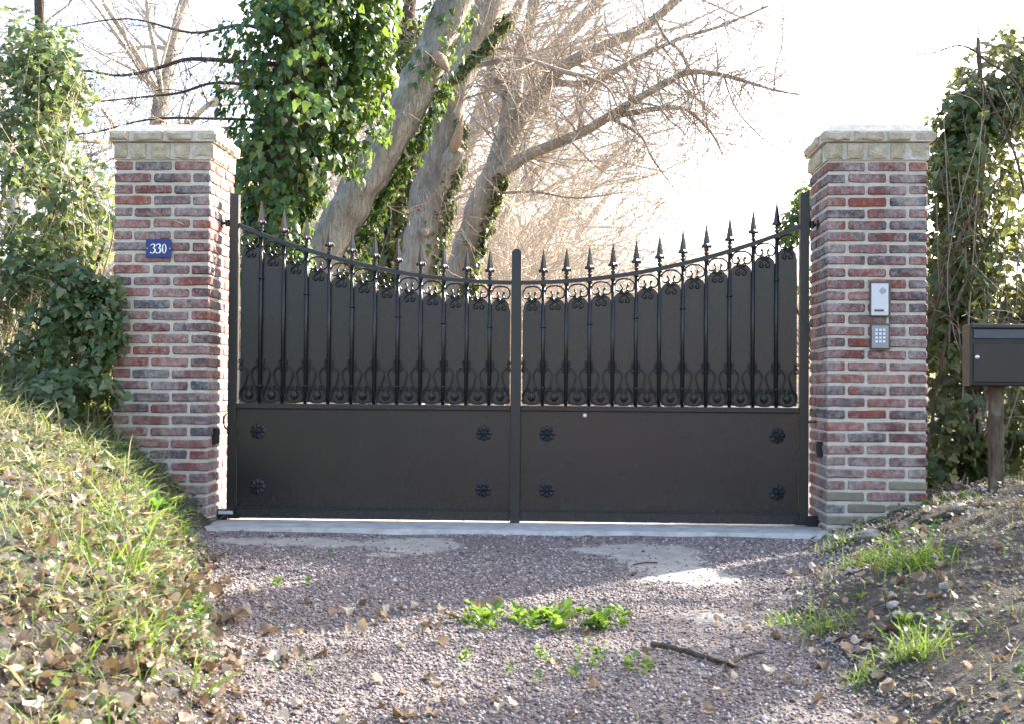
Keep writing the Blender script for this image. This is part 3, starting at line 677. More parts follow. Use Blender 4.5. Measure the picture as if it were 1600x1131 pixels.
# ivy clad tree
Y0 = 2.6; base = at(425, 730, Y0)
t1 = empty('ivy_clad_tree', (base.x, Y0, gz(base.x, Y0)), 'tree trunk thickly wrapped in dark green ivy behind the numbered pillar', 'tree')
q = MB(); pth, rd = limb(q, [(425,790,Y0),(428,560,Y0),(432,400,Y0),(445,250,Y0),(470,100,Y0),(488,-40,Y0),(505,-200,Y0)], .21, .15, 6, 12, .25, 1, 3); q.build('trunk', M['brown'], t1, None, True)
q = MB()
for pix, r0 in (([(440,102,2.6),(390,99,2.7),(300,93,2.9),(250,106,3.0),(190,119,3.1),(127,111,3.2),(60,118,3.3),(-20,108,3.4)], .024), ([(440,140,2.6),(340,130,2.7),(280,146,2.9),(215,153,3.0),(110,163,3.1),(40,160,3.2)], .016), ([(440,190,2.6),(330,186,2.6),(235,187,2.7),(150,207,2.8),(85,214,2.9),(10,230,3)], .013), ([(450,60,2.6),(380,40,2.8),(300,52,3.0),(200,30,3.2),(90,45,3.4)], .02), ([(430,240,2.6),(300,250,2.7),(210,240,2.8),(140,265,2.9)], .009)):
    a, b = limb(q, pix, r0, .004, 5, 5); spawn(q, a, b, 26, .55, 2, rn, .1, .0016, .1, 4)
stuff(q.build('branches', M['twigdark'], t1))
P, N, T, s = ivy_on(pth, rd, 6000, .60, .045, .088, .28, .97, 2, None, .9, (1.55, 1.3))
P2, N2, T2, s2 = ivy_on([at(592,-60,2.75), at(578,40,2.75), at(562,120,2.75), at(528,190,2.75), at(490,250,2.7)], [.06]*5, 2000, .36, .045, .085, 0, 1, 7)
foliage(t1, np.vstack([P, P2]), np.vstack([N, N2]), np.vstack([T, T2]), np.concatenate([s, s2]), IVY, IVF, M['ivy'], 280, 'ivy')
# leaning grey trunk
Y1 = 4.4; base = at(330, 715, Y1)
t2 = empty('leaning_tree', (base.x, Y1, gz(base.x, Y1)), 'bare grey trunk leaning right, closest to the ivy clad tree', 'tree', 'leaning beech trees along the drive')
q = MB(); pth2, rd2 = limb(q, [(318,735,Y1),(420,545,Y1),(515,378,Y1),(560,300,Y1),(607,222,Y1),(652,135,Y1),(690,50,Y1),(728,-40,Y1),(770,-160,Y1)], .205, .135, 9, 22, .24, 1, 11); q.build('trunk', M['bark'], t2, None, True)
q = MB(); q.tube([at(672,85,Y1-.05), at(688,95,Y1-.2), at(699,112,Y1-.3)], [.07,.055,.02], 8, True, .3); q.build('branch_stub', M['tornwood'], t2, None, True)
q = MB(); spawn(q, pth2, rd2, 14, .7, 2, rn, .1, .002, .35); stuff(q.build('twigs', M['twig'], t2))
P, N, T, s = ivy_on(pth2, rd2, 900, .24, .04, .075, .22, .66, 4, 3.5, .3); P2, N2, T2, s2 = ivy_on(pth2, rd2, 160, .16, .05, .08, .62, .82, 5)
foliage(t2, np.vstack([P, P2]), np.vstack([N, N2]), np.vstack([T, T2]), np.concatenate([s, s2]), IVY, IVF, M['ivy'], 0, 'ivy')
# ivy covered stem between the two grey trunks
Yb = 6.6; base = at(612, 690, Yb)
t3 = empty('ivy_clad_tree', (base.x, Yb, gz(base.x, Yb)), 'slender stem covered in yellow green ivy between the two grey trunks', 'tree')
q = MB(); pth3, rd3 = limb(q, [(600,720,Yb),(606,520,Yb),(612,380,Yb),(622,260,Yb),(634,140,Yb),(640,0,Yb),(650,-140,Yb)], .11, .06, 6, 8, .2); q.build('trunk', M['brown'], t3, None, True)
q = MB(); spawn(q, pth3, rd3, 60, 1.0, 2, rn, .1, .0025, .25); stuff(q.build('twigs', M['twig'], t3))
P, N, T, s = ivy_on(pth3, rd3, 2600, .34, .05, .09, .2, .8, 9); foliage(t3, P, N, T, s, IVY, IVF, M['ivydark'], 0, 'ivy')
# thick trunk
Y2 = 6.2; base = at(628, 690, Y2)
t4 = empty('leaning_tree', (base.x, Y2, gz(base.x, Y2)), 'thickest pale trunk with a torn branch stub, in the middle of the leaning trees', 'tree', 'leaning beech trees along the drive')
q = MB(); pth4, rd4 = limb(q, [(618,720,Y2),(640,540,Y2),(656,400,Y2),(674,305,Y2),(692,225,Y2),(706,150,Y2),(732,80,Y2),(768,0,Y2),(805,-90,Y2),(850,-200,Y2)], .235, .125, 9, 22, .27, 1, 21)
limb(q, [(664,330,Y2-.05),(688,280,Y2-.1),(706,248,Y2-.15),(714,232,Y2-.2)], .15, .085, 4, 10, .25); limb(q, [(700,160,Y2),(696,100,Y2),(690,40,Y2),(692,-60,Y2)], .13, .09, 5, 10, .2); q.build('trunk', M['bark'], t4, None, True)
q = MB(); q.tube([at(708,238,Y2-.25), at(713,225,Y2-.28), at(717,210,Y2-.28), at(724,180,Y2-.25)], [.03,.06,.045,.012], 7, True, .4); q.build('branch_stub', M['tornwood'], t4, None, True); q = MB(); q.tube([at(640,190,Y2-.1), at(628,230,Y2-.2), at(640,252,Y2-.2)], [.01,.035,.03], 6, True, .4); q.build('branch_stub', M['tornwood'], t4, None, True)
q = MB(); q.tube([at(664,362,Y2-.22), at(662,363,Y2-.34)], [.055,.03], 9, True, .3); q.build('knot', M['bark'], t4, None, True)
q = MB(); a, b = limb(q, [(722,105,Y2),(760,100,Y2-.4),(811,92,Y2-.7),(875,110,Y2-.9),(925,124,Y2-1.0),(952,140,Y2-1.1),(966,172,Y2-1.2)], .035, .008, 5, 6); spawn(q, a, b, 40, .8, 2, rn, .0, .0022, .2)
a, b = limb(q, [(690,150,Y2-.2),(720,112,Y2-.5),(762,72,Y2-.6),(800,20,Y2-.7)], .035, .02, 5, 6); spawn(q, pth4, rd4, 40, 1.1, 2, rn, .0, .0025, .35); stuff(q.build('branches', M['twig'], t4))
P, N, T, s = ivy_on(a, b, 420, .06, .04, .07, .1, .95, 5); P2, N2, T2, s2 = ivy_on(pth4, rd4, 700, .10, .04, .07, .1, .5, 8, 1.0+math.pi*.62, .35)
foliage(t4, np.vstack([P, P2]), np.vstack([N, N2]), np.vstack([T, T2]), np.concatenate([s, s2]), IVY, IVF, M['ivydark'], 0, 'ivy')
# forked tree whose long limb arches over the drive
Y3 = 8.2; base = at(672, 660, Y3)
t5 = empty('leaning_tree', (base.x, Y3, gz(base.x, Y3)), 'forked grey tree whose long limb arches right over the gate', 'tree', 'leaning beech trees along the drive')
q = MB(); pth5, rd5 = limb(q, [(665,680,Y3),(700,500,Y3),(727,396,Y3),(752,318,Y3),(774,268,Y3)], .20, .135, 8, 18, .24, 1, 31); q.build('trunk', M['bark'], t5, None, True)
q = MB(); LT = MB()
for pix, r0, r1, ns, L in (([(770,280,8.2),(788,245,8.2),(812,190,8.3),(845,145,8.3),(880,105,8.2),(942,73,8.1),(1010,40,8),(1080,-20,7.8)], .12, .05, 60, 1.1),
    ([(772,275,8.2),(785,220,8.3),(800,160,8.4),(810,100,8.5),(830,30,8.6),(850,-70,8.7)], .13, .07, 60, 1.2),
    ([(770,276,8.2),(800,259,8.0),(828,241,7.9),(902,211,7.6),(949,184,7.4),(976,167,7.2),(1040,130,6.9),(1079,113,6.8),(1130,118,6.6),(1169,129,6.5),(1209,141,6.4),(1251,149,6.3)], .08, .007, 100, .85),
    ([(949,184,7.4),(990,176,7.2),(1040,169,7.0),(1074,173,6.9),(1111,208,6.8),(1130,244,6.7)], .04, .007, 34, .7),
    ([(955,186,7.4),(1000,212,7.3),(1020,249,7.2),(1054,296,7.1)], .022, .005, 26, .6),
    ([(1079,113,6.8),(1062,80,6.7),(1040,60,6.6),(1020,20,6.5)], .02, .012, 16, .7), ([(1209,141,6.4),(1213,100,6.3),(1222,70,6.2),(1224,10,6.1)], .009, .006, 14, .6),
    ([(860,130,8.3),(920,130,8.0),(960,112,7.8),(1000,90,7.5),(1060,62,7.3),(1130,40,7.1),(1200,10,7)], .045, .012, 46, .9),
    ([(800,160,8.4),(770,120,8.5),(762,60,8.6),(740,-20,8.7)], .07, .04, 26, 1.0), ([(1130,118,6.6),(1150,170,6.5),(1190,215,6.4),(1230,240,6.4)], .010, .004, 14, .5), ([(760,305,8.2),(830,300,8.0),(900,310,7.8),(980,300,7.6)], .02, .005, 34, .7)):
    a, b = limb(q, pix, r0, r1, 5, 7, .1); spawn(LT, a, b, int(ns*1.2), L, 2, rn, -.25, .0022, .12, 4)
q.build('limbs', M['bark'], t5, None, True); stuff(LT.build('twigs', M['twig'], t5))
P, N, T, s = ivy_on(pth5, rd5, 900, .10, .05, .08, .1, .98, 3, 1.0+math.pi*.6, .35); foliage(t5, P, N, T, s, IVY, IVF, M['ivydark'], 0, 'ivy')

# bare trees and shrubs further along the drive: a few grown ones, copied
def bare_tree_mesh(seed, lean):
    r_ = random.Random(seed); q = MB(); tw = MB()
    pts = [Vector((0,0,-.3))]; d = Vector((lean, 0, 1)).normalized()
    for i in range(9):
        d = (d+Vector((r_.gauss(lean*.06,.05), r_.gauss(0,.05), .02))).normalized(); pts.append(pts[-1]+d*1.05)
    rad = [.24*(1-.075*i) for i in range(10)]; q.tube(catmull(pts, 3), list(np.interp(np.linspace(0,9,28), range(10), rad)), 9, True, .15)
    for k in range(26):
        i = r_.randint(1, 9); th = r_.uniform(0, 6.28); grow(tw, pts[i], Vector((math.cos(th)+lean*.7, math.sin(th), r_.uniform(-.1,.9))), rad[i]*r_.uniform(.2,.45), r_.uniform(2.0,4.2), 3, r_, .12, .8, 5, 6, .0045)
    return q.mesh('trunk', True), tw.mesh('crown')
def shrub_mesh(seed, H=3.2):
    r_ = random.Random(seed); tw = MB()
    for k in range(30):
        th = r_.uniform(0, 6.28); grow(tw, Vector((r_.gauss(0,.5), r_.gauss(0,.5), -.1)), Vector((math.cos(th)*.6, math.sin(th)*.6, 1)), r_.uniform(.012,.03), H*r_.uniform(.55,1.1), 2, r_, .1, .85, 6, 6, .0045)
    return tw.mesh('stems')
TV = [bare_tree_mesh(40+i, (.5, .35, .55)[i]) for i in range(3)]
for a, b in TV: a.materials.append(M['bark']); b.materials.append(M['twigtan'])
SV = [shrub_mesh(60+i) for i in range(3)]
for a in SV: a.materials.append(M['twigtan'])
def place(name, label, cat, group, x, y, rz, sc, parts):
    o = empty(name, (x, y, gz(x, y)), label, cat, group); o.rotation_euler = (0, 0, rz); o.scale = (sc, sc, sc)
    for nm, me in parts:
        c = bpy.data.objects.new(nm, me); COL.objects.link(c); c.parent = o
        if nm != 'trunk': c['kind'] = 'stuff'
for i, (x, y, rz, sc, k) in enumerate([(-3.4,12,.1,.85,0),(-3.2,17,-.2,.9,1),(-3.6,22.5,.3,.95,2),(-3.0,29,0,.9,0),(-3.8,36,-.3,1.0,1),(-3.2,45,.2,1,2),(-6.5,14,1.6,1,1),(-8.5,9,1.9,.9,0),(-9.5,17,2.2,1,2),(-7.4,24,1.2,1.1,0)]):
    place('bare_tree', 'bare leafless tree in the row receding behind the leaning trunks', 'tree', 'bare trees receding along the drive', x, y, rz, sc, (('trunk', TV[k][0]), ('crown', TV[k][1])))
for x, y, rz, sc, k, lab in ((6.3,1.6,.4,.75,1,'unseen bare tree beyond the right hedge, nearer of the two'),(7.4,3.6,-.4,.85,0,'unseen bare tree beyond the right hedge, farther of the two')):  # added out of frame so their shade dapples the drive
    place('bare_tree', lab, 'tree', 'unseen bare trees beyond the right hedge', x, y, rz, sc, (('trunk', TV[k][0]), ('crown', TV[k][1])))
rs = random.Random(9)
for i in range(64):
    y = 12+i*.85+rs.uniform(-.5,.5); x = (-3.0+rs.uniform(-1.4,.9) + .05*y) if i % 3 else (1.0+.10*y+rs.uniform(-.5,1.5))
    if i % 3 == 0 and y < 26: x = -5.5+rs.uniform(-1,1)
    place('bare_shrub', 'tan leafless shrub in the thicket far behind the gate', 'shrub', 'leafless shrubs far along the drive', x, y, rs.uniform(0,6.28), rs.uniform(.9,1.55), (('stems', SV[i % 3]),))

for i, (x, y, sc) in enumerate([(-.5,-17,1.2),(1.6,-18,1.3),(3.6,-17,1.1),(6.2,-18.5,1.3)]):  # out of view behind the camera, added as reflections for the gate panels
    place('bare_shrub', 'unseen tan shrub added across the lane for the gate to reflect', 'shrub', 'unseen shrubs added across the lane', x, y, i*1.7, sc, (('stems', SV[i % 3]),))

# ------------------------------------------------------------------ hedges
def cloud(n, boxes, s0, s1, clump=1.6, thr=.0):
    """leaves through uneven clumps: boxes = (px, py, Y, rx, ry, rz, weight)"""
    w = np.array([b[6] for b in boxes], float); w /= w.sum(); k = rng.choice(len(boxes), n*3, p=w)
    C = np.array([tuple(at(b[0], b[1], b[2])) for b in boxes]); Rr = np.array([(b[3], b[4], b[5]) for b in boxes])
    v = rng.normal(0, 1, (n*3, 3)); v /= np.linalg.norm(v, axis=1)[:, None]; rr = rng.random(n*3)**.45
    P = C[k]+v*rr[:, None]*Rr[k]; nz = noise3(P, clump*2.2, 3.3)+.35*noise3(P, clump*6, 8.1)
    keep = (nz > thr) & (P[:, 2] > gzv(P[:, 0], P[:, 1])+.01); P = P[keep][:n]; v = v[keep][:n]; m = len(P)
    N = v*.7+rng.normal(0, .5, (m, 3))+np.array([.15,-.25,.45]); T = DOWN[None]*.8+rng.normal(0, .6, (m, 3)); return P, N, T, rng.uniform(s0, s1, m)
def stems(root, n, src, dst, r0, mat, rn, lev=1, name='stems', L=.5):
    q = MB()
    for _ in range(n):
        a = src(); b = dst(); mid = (a+b)/2+Vector((rn.gauss(0,.12), rn.gauss(0,.1), rn.gauss(0,.12))); pth = catmull([a, mid, b], 6); r = r0*rn.uniform(.5,1.2); rd = [r*(1-.8*i/(len(pth)-1))+.0008 for i in range(len(pth))]
        q.tube(pth, rd, 4, False); spawn(q, pth, rd, 4, L, lev, rn, .1, .0012, .2, 3)
    return stuff(q.build(name, mat, root))
c0 = at(110, 700, .3)
h1 = empty('ivy_hedge', (c0.x, .3, gz(c0.x, .3)), 'sunlit ivy hedge on the bank left of the numbered pillar', 'hedge')
A = cloud(9000, [(100,150,.5,.3,.4,.35,1.0),(130,330,.6,.28,.4,.4,.9),(160,500,-.33,.16,.10,.30,.8),(110,620,-.5,.32,.2,.16,1.0),(100,460,-.3,.24,.16,.25,1.0),(60,650,-.5,.3,.3,.16,1.2),(85,110,.3,.22,.4,.30,.7),(60,230,.3,.26,.5,.35,1.0),(30,100,.5,.35,.5,.4,.8),(85,330,.2,.22,.5,.35,.8),(100,440,.2,.30,.5,.34,1.4),(110,540,.1,.36,.5,.32,1.8),(150,480,.3,.24,.35,.20,.7),(120,610,.0,.32,.45,.22,1.5),(35,450,.3,.4,.5,.5,1.6),(30,600,.2,.4,.6,.4,1.6),(165,580,.32,.22,.3,.25,.7),(-40,350,.4,.5,.6,1.2,2.0)], .03, .07, 1.3, -.10)
foliage(h1, *A, IVY, IVF, M['ivypale'], 260, 'ivy')
stems(h1, 70, lambda: at(rn.uniform(-60,170), 690, rn.uniform(.0,.6)), lambda: at(rn.uniform(20,210), rn.uniform(60,560), rn.uniform(-.1,.7)), .007, M['straw'], rn)
q = MB(); a, b = limb(q, [(90,720,.5),(85,560,.5),(72,420,.5),(88,300,.5),(70,160,.5),(60,-40,.5)], .06, .03, 6, 8, .2); limb(q, [(100,720,.45),(140,600,.45),(130,480,.4),(165,380,.4)], .035, .01, 5, 6); q.build('trunk', M['brown'], h1, None, True)
P, N, T, s = ivy_on([at(455,560,.75), at(200,640,.6), at(180,560,.5), at(190,480,.4)][1:], [.05]*3, 260, .16, .045, .07)
c0 = at(1500, 780, 1.0)
h2 = empty('ivy_hedge', (c0.x, 1.0, gz(c0.x, 1.0)), 'tall shaded ivy hedge right of the intercom pillar', 'hedge')
A = cloud(12500, [(1490,230,1.3,.22,.4,.32,1.1),(1545,150,1.2,.26,.4,.35,1.2),(1600,120,1.2,.3,.4,.4,1.0),(1475,480,1.3,.22,.4,.5,1.2),(1515,180,1.0,.16,.4,.30,.6),(1505,290,1.0,.20,.45,.4,1.2),(1500,420,1.0,.26,.5,.4,1.6),(1495,540,.9,.28,.5,.35,1.5),(1500,660,.8,.30,.5,.3,1.6),(1500,740,.6,.34,.4,.2,1.2),(1580,250,1.1,.3,.5,.7,1.6),(1590,480,1.1,.35,.6,.6,1.8),(1590,680,1.0,.35,.6,.4,1.5),(1470,360,1.2,.2,.4,.3,.6),(1690,420,1.3,.4,.6,.5,1.5),(1680,640,1.2,.4,.6,.4,1.3),(1800,450,1.6,.45,.6,.5,1.3),(1800,650,1.5,.45,.6,.4,1.2)], .035, .078, 1.3, -.12)
foliage(h2, *A, IVY, IVF, M['ivydark'], 260, 'ivy')
stems(h2, 60, lambda: at(rn.uniform(1450,1600), 790, rn.uniform(.6,1.3)), lambda: at(rn.uniform(1450,1600), rn.uniform(160,620), rn.uniform(.5,1.3)), .008, M['twig'], rn)
q = MB(); limb(q, [(1530,820,.9),(1520,620,.9),(1522,420,.9),(1535,240,.9),(1528,60,.9)], .05, .012, 6, 7, .2); limb(q, [(1440,560,.55),(1475,440,.55),(1510,350,.55),(1560,280,.6)], .014, .007, 5, 5); limb(q, [(1440,770,.5),(1480,520,.5),(1530,400,.5),(1570,330,.6)], .011, .006, 5, 5); q.build('trunk', M['brown'], h2, None, True)
c0 = at(1300, 640, 3.2)
h3 = empty('evergreen_shrub', (c0.x, 3.2, gz(c0.x, 3.2)), 'leafy evergreen shrub peeping out behind the intercom pillar', 'shrub')
A = cloud(1900, [(1262,315,3.2,.18,.3,.16,1),(1240,355,3.2,.13,.25,.18,.8),(1290,330,3.3,.25,.4,.25,1.2),(1290,420,3.3,.28,.4,.3,1.2),(1330,500,3.3,.4,.4,.5,1.6)], .045, .075, 1.6, -.05); foliage(h3, *A, OVAL, OVF, M['ivy'], 60, 'foliage')
q = MB()
for k in range(14):
    a = at(1300+rn.uniform(-10,10), 650, 3.2); grow(q, a, at(rn.uniform(1235,1330), rn.uniform(290,420), 3.2)-a, .02, 1.5, 1, rn, .1, .6, 4)
stuff(q.build('stems', M['brown'], h3))
t6 = empty('ivy_clad_tree', (5.3, .4, gz(5.3, .4)), 'unseen ivy clad tree past the right hedge, added to shade the drive', 'tree')  # out of frame, placed so its shadow bands the drive
q = MB(); pt6 = catmull([(5.3,.4,gz(5.3,.4)-.2),(5.35,.4,1.5),(5.25,.45,3.0),(5.4,.4,4.6),(5.5,.3,6.0)], 6); rd6 = [.16-.1*i/(len(pt6)-1) for i in range(len(pt6))]; q.tube(pt6, rd6, 8, True, .2); q.build('trunk', M['brown'], t6, None, True)
q = MB(); spawn(q, pt6, rd6, 60, 1.3, 2, rn, .1, .003, .2); stuff(q.build('branches', M['twig'], t6)); P, N, T, s = ivy_on(pt6, rd6, 1900, .36, .06, .11, .05, .9, 6); foliage(t6, P, N, T, s, IVY, IVF, M['ivydark'], 0, 'ivy')
h6 = empty('evergreen_shrub', (-5, -15, gz(-5, -15)), 'unseen dark evergreen added across the lane for the gate to reflect', 'shrub'); n = 2600  # added behind the camera to darken reflections in the left leaf
v = rng.normal(0, 1, (n, 3)); v /= np.linalg.norm(v, axis=1)[:, None]; P = np.array([-5.2, -15, gz(-5, -15)+1.9])+v*np.array([2.6, 1.2, 1.9])*(rng.random(n)**.3)[:, None]
foliage(h6, P, v+rng.normal(0, .4, (n, 3)), DOWN[None]+rng.normal(0, .5, (n, 3)), rng.uniform(.12, .2, n), OVAL, OVF, M['ivy'], 0, 'foliage')
q = MB(); [grow(q, (-5.2+R(-.3,.3), -15, gz(-5, -15)-.1), (R(-1,1), R(-.4,.4), 1), .05, 3, 1, rn) for _ in range(8)]; stuff(q.build('stems', M['brown'], h6))
# twigs of a shrub in the top right corner
c0 = at(1560, 700, .5); h4 = empty('bare_shrub', (c0.x+.3, .6, gz(c0.x+.3, .6)), 'thin bare twigs reaching over the top right corner', 'shrub')
q = MB()
for pix in ([(1640,760,.7),(1630,400,.7),(1600,160,.7),(1540,95,.6),(1500,72,.6),(1450,85,.6),(1410,70,.6)], [(1640,740,.7),(1600,300,.7),(1535,130,.6),(1528,60,.6),(1540,-40,.6)]):
    a, b = limb(q, pix, .012, .002, 6, 5); spawn(q, a, b, 26, .28, 2, rn, 0, .0012, .45, 3)
stuff(q.build('stems', M['twigdark'], h4))

# ------------------------------------------------------------------ ground cover on the banks
def scatter(n, x0, x1, y0, y1, where):
    x = rng.uniform(x0, x1, n); y = rng.uniform(y0, y1, n); xl, xr = edges(x, y); k = where(x, y, xl, xr)
    out = ~((abs(abs(x)-2.03) < .29) & (abs(y) < .29)); k &= out; x, y = x[k], y[k]; return np.column_stack([x, y, gzv(x, y)])
def blades(name, P, h0, h1, mat, label, w=.006, tilt=.5):
    n = len(P); h = h0+(h1-h0)*rng.random(n)**1.6; h *= (1+.5*(rng.random(n) > .9)); th = rng.uniform(0, 6.283, n); side = np.column_stack([np.cos(th), np.sin(th), 0*th])
    tl = rng.uniform(0, tilt*1.8, n)[:, None]; up = np.array([[0,0,1.]])+side*tl; N = side-np.array([[0,0,1.]])*tl+.12*rng.normal(0,1,(n,3))
    me = leaf_mesh(name, P-np.array([0,0,.004]), N, up, h, BLADE, BLF, rng.uniform(.5,1.2,n)*w, .1)
    return me
def bank_grass(name, P, h0, h1, mat, label, w=.006, tilt=.6): return tag(link(name, blades(name, P, h0, h1, mat, label, w, tilt), M[mat]), label, None, None, 'stuff')
clump = lambda x, y, s, ph: .5+.5*wave(x, y, s, ph)
P = scatter(90000, -4.2, -.5, -6.2, .4, lambda x,y,xl,xr: (x < xl-.06*rng.random(len(x))) & (rng.random(len(x)) < clip((xl-x)*1.4, .05, 1)*clip(clump(x,y,3.2,1)*1.5, .1, 1)*np.where(y > -2.2, 1, .65)))
bank_grass('grass', P, .04, .15, 'drygrass', 'straw coloured grass on the left bank', .0045, 1.6)
P = scatter(34000, -4.2, -.5, -6.2, .4, lambda x,y,xl,xr: (x < xl-.02) & (rng.random(len(x)) < clip(clump(x,y,4.1,6)*1.9-.75, 0, 1)))
bank_grass('grass', P, .05, .15, 'grass', 'green grass growing through the left bank', .005, .9)
P = scatter(15000, .9, 4.5, -6, .6, lambda x,y,xl,xr: (x > xr+.02) & (rng.random(len(x)) < clip(clump(x,y,4.6,2)*2.0-1.1, .02, 1)))
bank_grass('grass', P, .02, .08, 'grass', 'thin green grass on the right bank', .0045, 1.0)
P = scatter(22000, .9, 4.5, -6, .8, lambda x,y,xl,xr: (x > xr-.05) & (rng.random(len(x)) < clip(clump(x,y,3.6,8)*1.6-.45, .06, 1)))
bank_grass('grass', P, .02, .08, 'drygrass', 'dry bent grass on the right bank', .004, 1.3)
P = scatter(4000, -1.6, 1.6, -5, -2.5, lambda x,y,xl,xr: (rng.random(len(x)) < clip(clump(x,y,3.3,5)*2-1.3, .0, 1)))
bank_grass('grass', P, .02, .06, 'grass', 'sparse grass blades at the front of the drive', .005, .7)
# ivy and small leaves creeping over the banks
def creep(name, P, s0, s1, mat, label, tm, tf):
    n = len(P); N = rng.normal(0, .35, (n,3))+np.array([0,-.2,1]); T = rng.normal(0, 1, (n,3)); T[:, 2] *= .2; P = P+np.column_stack([0*P[:,0],0*P[:,0],rng.uniform(.006,.05,n)])
    return tag(link(name, leaf_mesh(name, P, N, T, rng.uniform(s0,s1,n), tm, tf), M[mat]), label, None, None, 'stuff')
P = scatter(15000, -4, -.9, -4.5, .3, lambda x,y,xl,xr: (x < xl) & (rng.random(len(x)) < clip(clump(x,y,3.9,3)*1.8-.35, 0, 1))); creep('ground_ivy', P, .018, .045, 'ivypale', 'small green ground ivy creeping over the left bank', IVY, IVF)
P = scatter(20000, 1, 4.5, -5, .8, lambda x,y,xl,xr: (x > xr) & (rng.random(len(x)) < clip(clump(x,y,4.3,4)*1.7-.95, 0, 1))); creep('ground_ivy', P, .018, .04, 'ivy', 'small dark ground ivy on the right bank', IVY, IVF)
# dead leaves
def litter(name, n, reg, where, s0, s1, label):
    P = scatter(n, *reg, where); m = len(P); N = rng.normal(0, .5, (m,3))+np.array([0,-.1,1]); T = rng.normal(0, 1, (m,3)); T[:, 2] *= .3; P[:, 2] += rng.uniform(.002,.03,m)
    tag(link(name, leaf_mesh(name, P, N, T, s0*.5+(s1*1.15-s0*.5)*rng.random(m)**2.2, DEAD, DEF, None, .5, .05), M['litter']), label, None, None, 'stuff')
litter('leaf_litter', 15000, (-3.2, -.45, -6.0, -.7), lambda x,y,xl,xr: (x < xl+.16*rng.random(len(x))) & (rng.random(len(x)) < np.exp(-((x-xl+.18)/.42)**2)*np.where(y > -1.4, .12, 1)+np.where(y > -1.6, .05, .13)), .022, .056, 'brown dead leaves gathered along the foot of the left bank')
litter('leaf_litter', 6500, (1.0, 4.2, -5.5, .5), lambda x,y,xl,xr: (x > xr-.1) & (rng.random(len(x)) < .45), .015, .045, 'scattered dead leaves on the right bank')
litter('leaf_litter', 1500, (-1.3, 1.4, -5, -2.3), lambda x,y,xl,xr: (rng.random(len(x)) < clip(clump(x,y,2.2,7)*1.6-.5, .05, 1)), .02, .05, 'few dead leaves lying on the front of the drive')
DM = []
for i in range(6):
    me = leaf_mesh('fallen_leaf', np.zeros((1,3)), np.array([[0,0,1.]]), np.array([[0,1.,0]]), np.ones(1), DEAD+np.array([0,-.5,0]), DEF, None, .5, .05); me.materials.append(M['litter']); DM.append(me)
def ground_at(px, py):
    d = _fw*FPX+_r*(px-800)-_u*(py-565.5); d.normalize(); t = 2.0
    while t < 14:
        p = CAM+d*t
        if p.z < gz(p.x, p.y): return p
        t += .02
    return CAM+d*7
spots = [(345,975,.11),(205,880,.12),(130,840,.11),(170,965,.09),(262,905,.08),(300,900,.07),(345,870,.07),(285,940,.08),(330,1000,.09),(240,1000,.09),(380,960,.08),(420,990,.08),(110,900,.08),(255,855,.07),(350,915,.07),(310,960,.08),(370,1010,.08),(220,940,.09),(150,1030,.09),(300,1035,.08),(440,1030,.08),(90,1040,.09),(275,870,.06),(395,925,.06),(330,890,.06),(215,1040,.08),(775,945,.07),(690,1005,.06),(1405,912,.07),(1460,935,.06),(1330,1020,.07),(1385,985,.06)]
for k, (px, py, s) in enumerate(spots):
    p = ground_at(px, py); o = link('fallen_leaf', DM[k % 6], None); o.location = p+Vector((0,0,.012)); o.rotation_euler = (R(-.5,.5), R(-.4,.4), R(0,6.28)); o.scale = (s*1.1, s*1.1, s*1.1)
    left = px < 600
    tag(o, ('one of the biggest curled tan dead leaves at the foot of the left bank' if s >= .09 else 'mid sized curled dead leaf at the foot of the left bank') if left else ('dead leaf lying on the drive near the weed clump' if px < 1000 else 'dead leaf lying on the right bank'), 'leaf', 'large fallen leaves on the left bank' if left else ('leaves on the drive' if px < 1000 else 'leaves on the right bank'))
# grass tufts that stand out
def tuft(px, py, n, h, spread, label, mat='grass'):
    p = ground_at(px, py); pts = np.column_stack([rng.normal(p.x, spread, n), rng.normal(p.y, spread*.8, n)]); P = np.column_stack([pts, gzv(pts[:,0], pts[:,1])])
    me = blades('blades', P, h*.55, h, mat, '', .0055, .75); r_ = empty('grass_tuft', (p.x, p.y, p.z), label, 'grass tuft'); tag(link('blades', me, M[mat], r_, (0,0,0)), kind='stuff')
tuft(1425, 890, 170, .17, .07, 'tallest bright green grass tuft on the right bank')
tuft(1350, 880, 90, .11, .07, 'low grass tuft beside the tallest one, nearer the pillar')
tuft(1290, 985, 80, .11, .045, 'grass tuft at the edge between drive and right bank')
tuft(1225, 975, 60, .08, .045, 'small grass tuft on the gravel edge of the drive')
tuft(1425, 1030, 100, .14, .05, 'green grass tuft low on the right bank near the bottom')
tuft(1315, 850, 60, .09, .06, 'small grass tuft at the foot of the intercom pillar')
tuft(205, 900, 45, .20, .03, 'long bladed grass tuft on the left bank above the dead leaves')
tuft(225, 1010, 40, .14, .025, 'grass tuft at the bottom of the left bank')
tuft(255, 800, 150, .13, .09, 'grass tuft against the foot of the numbered pillar')
tuft(1345, 1070, 40, .10, .04, 'grass tuft at the bottom edge of the right bank')
tuft(760, 965, 60, .07, .07, 'thin grass beside the weed clump in the drive')
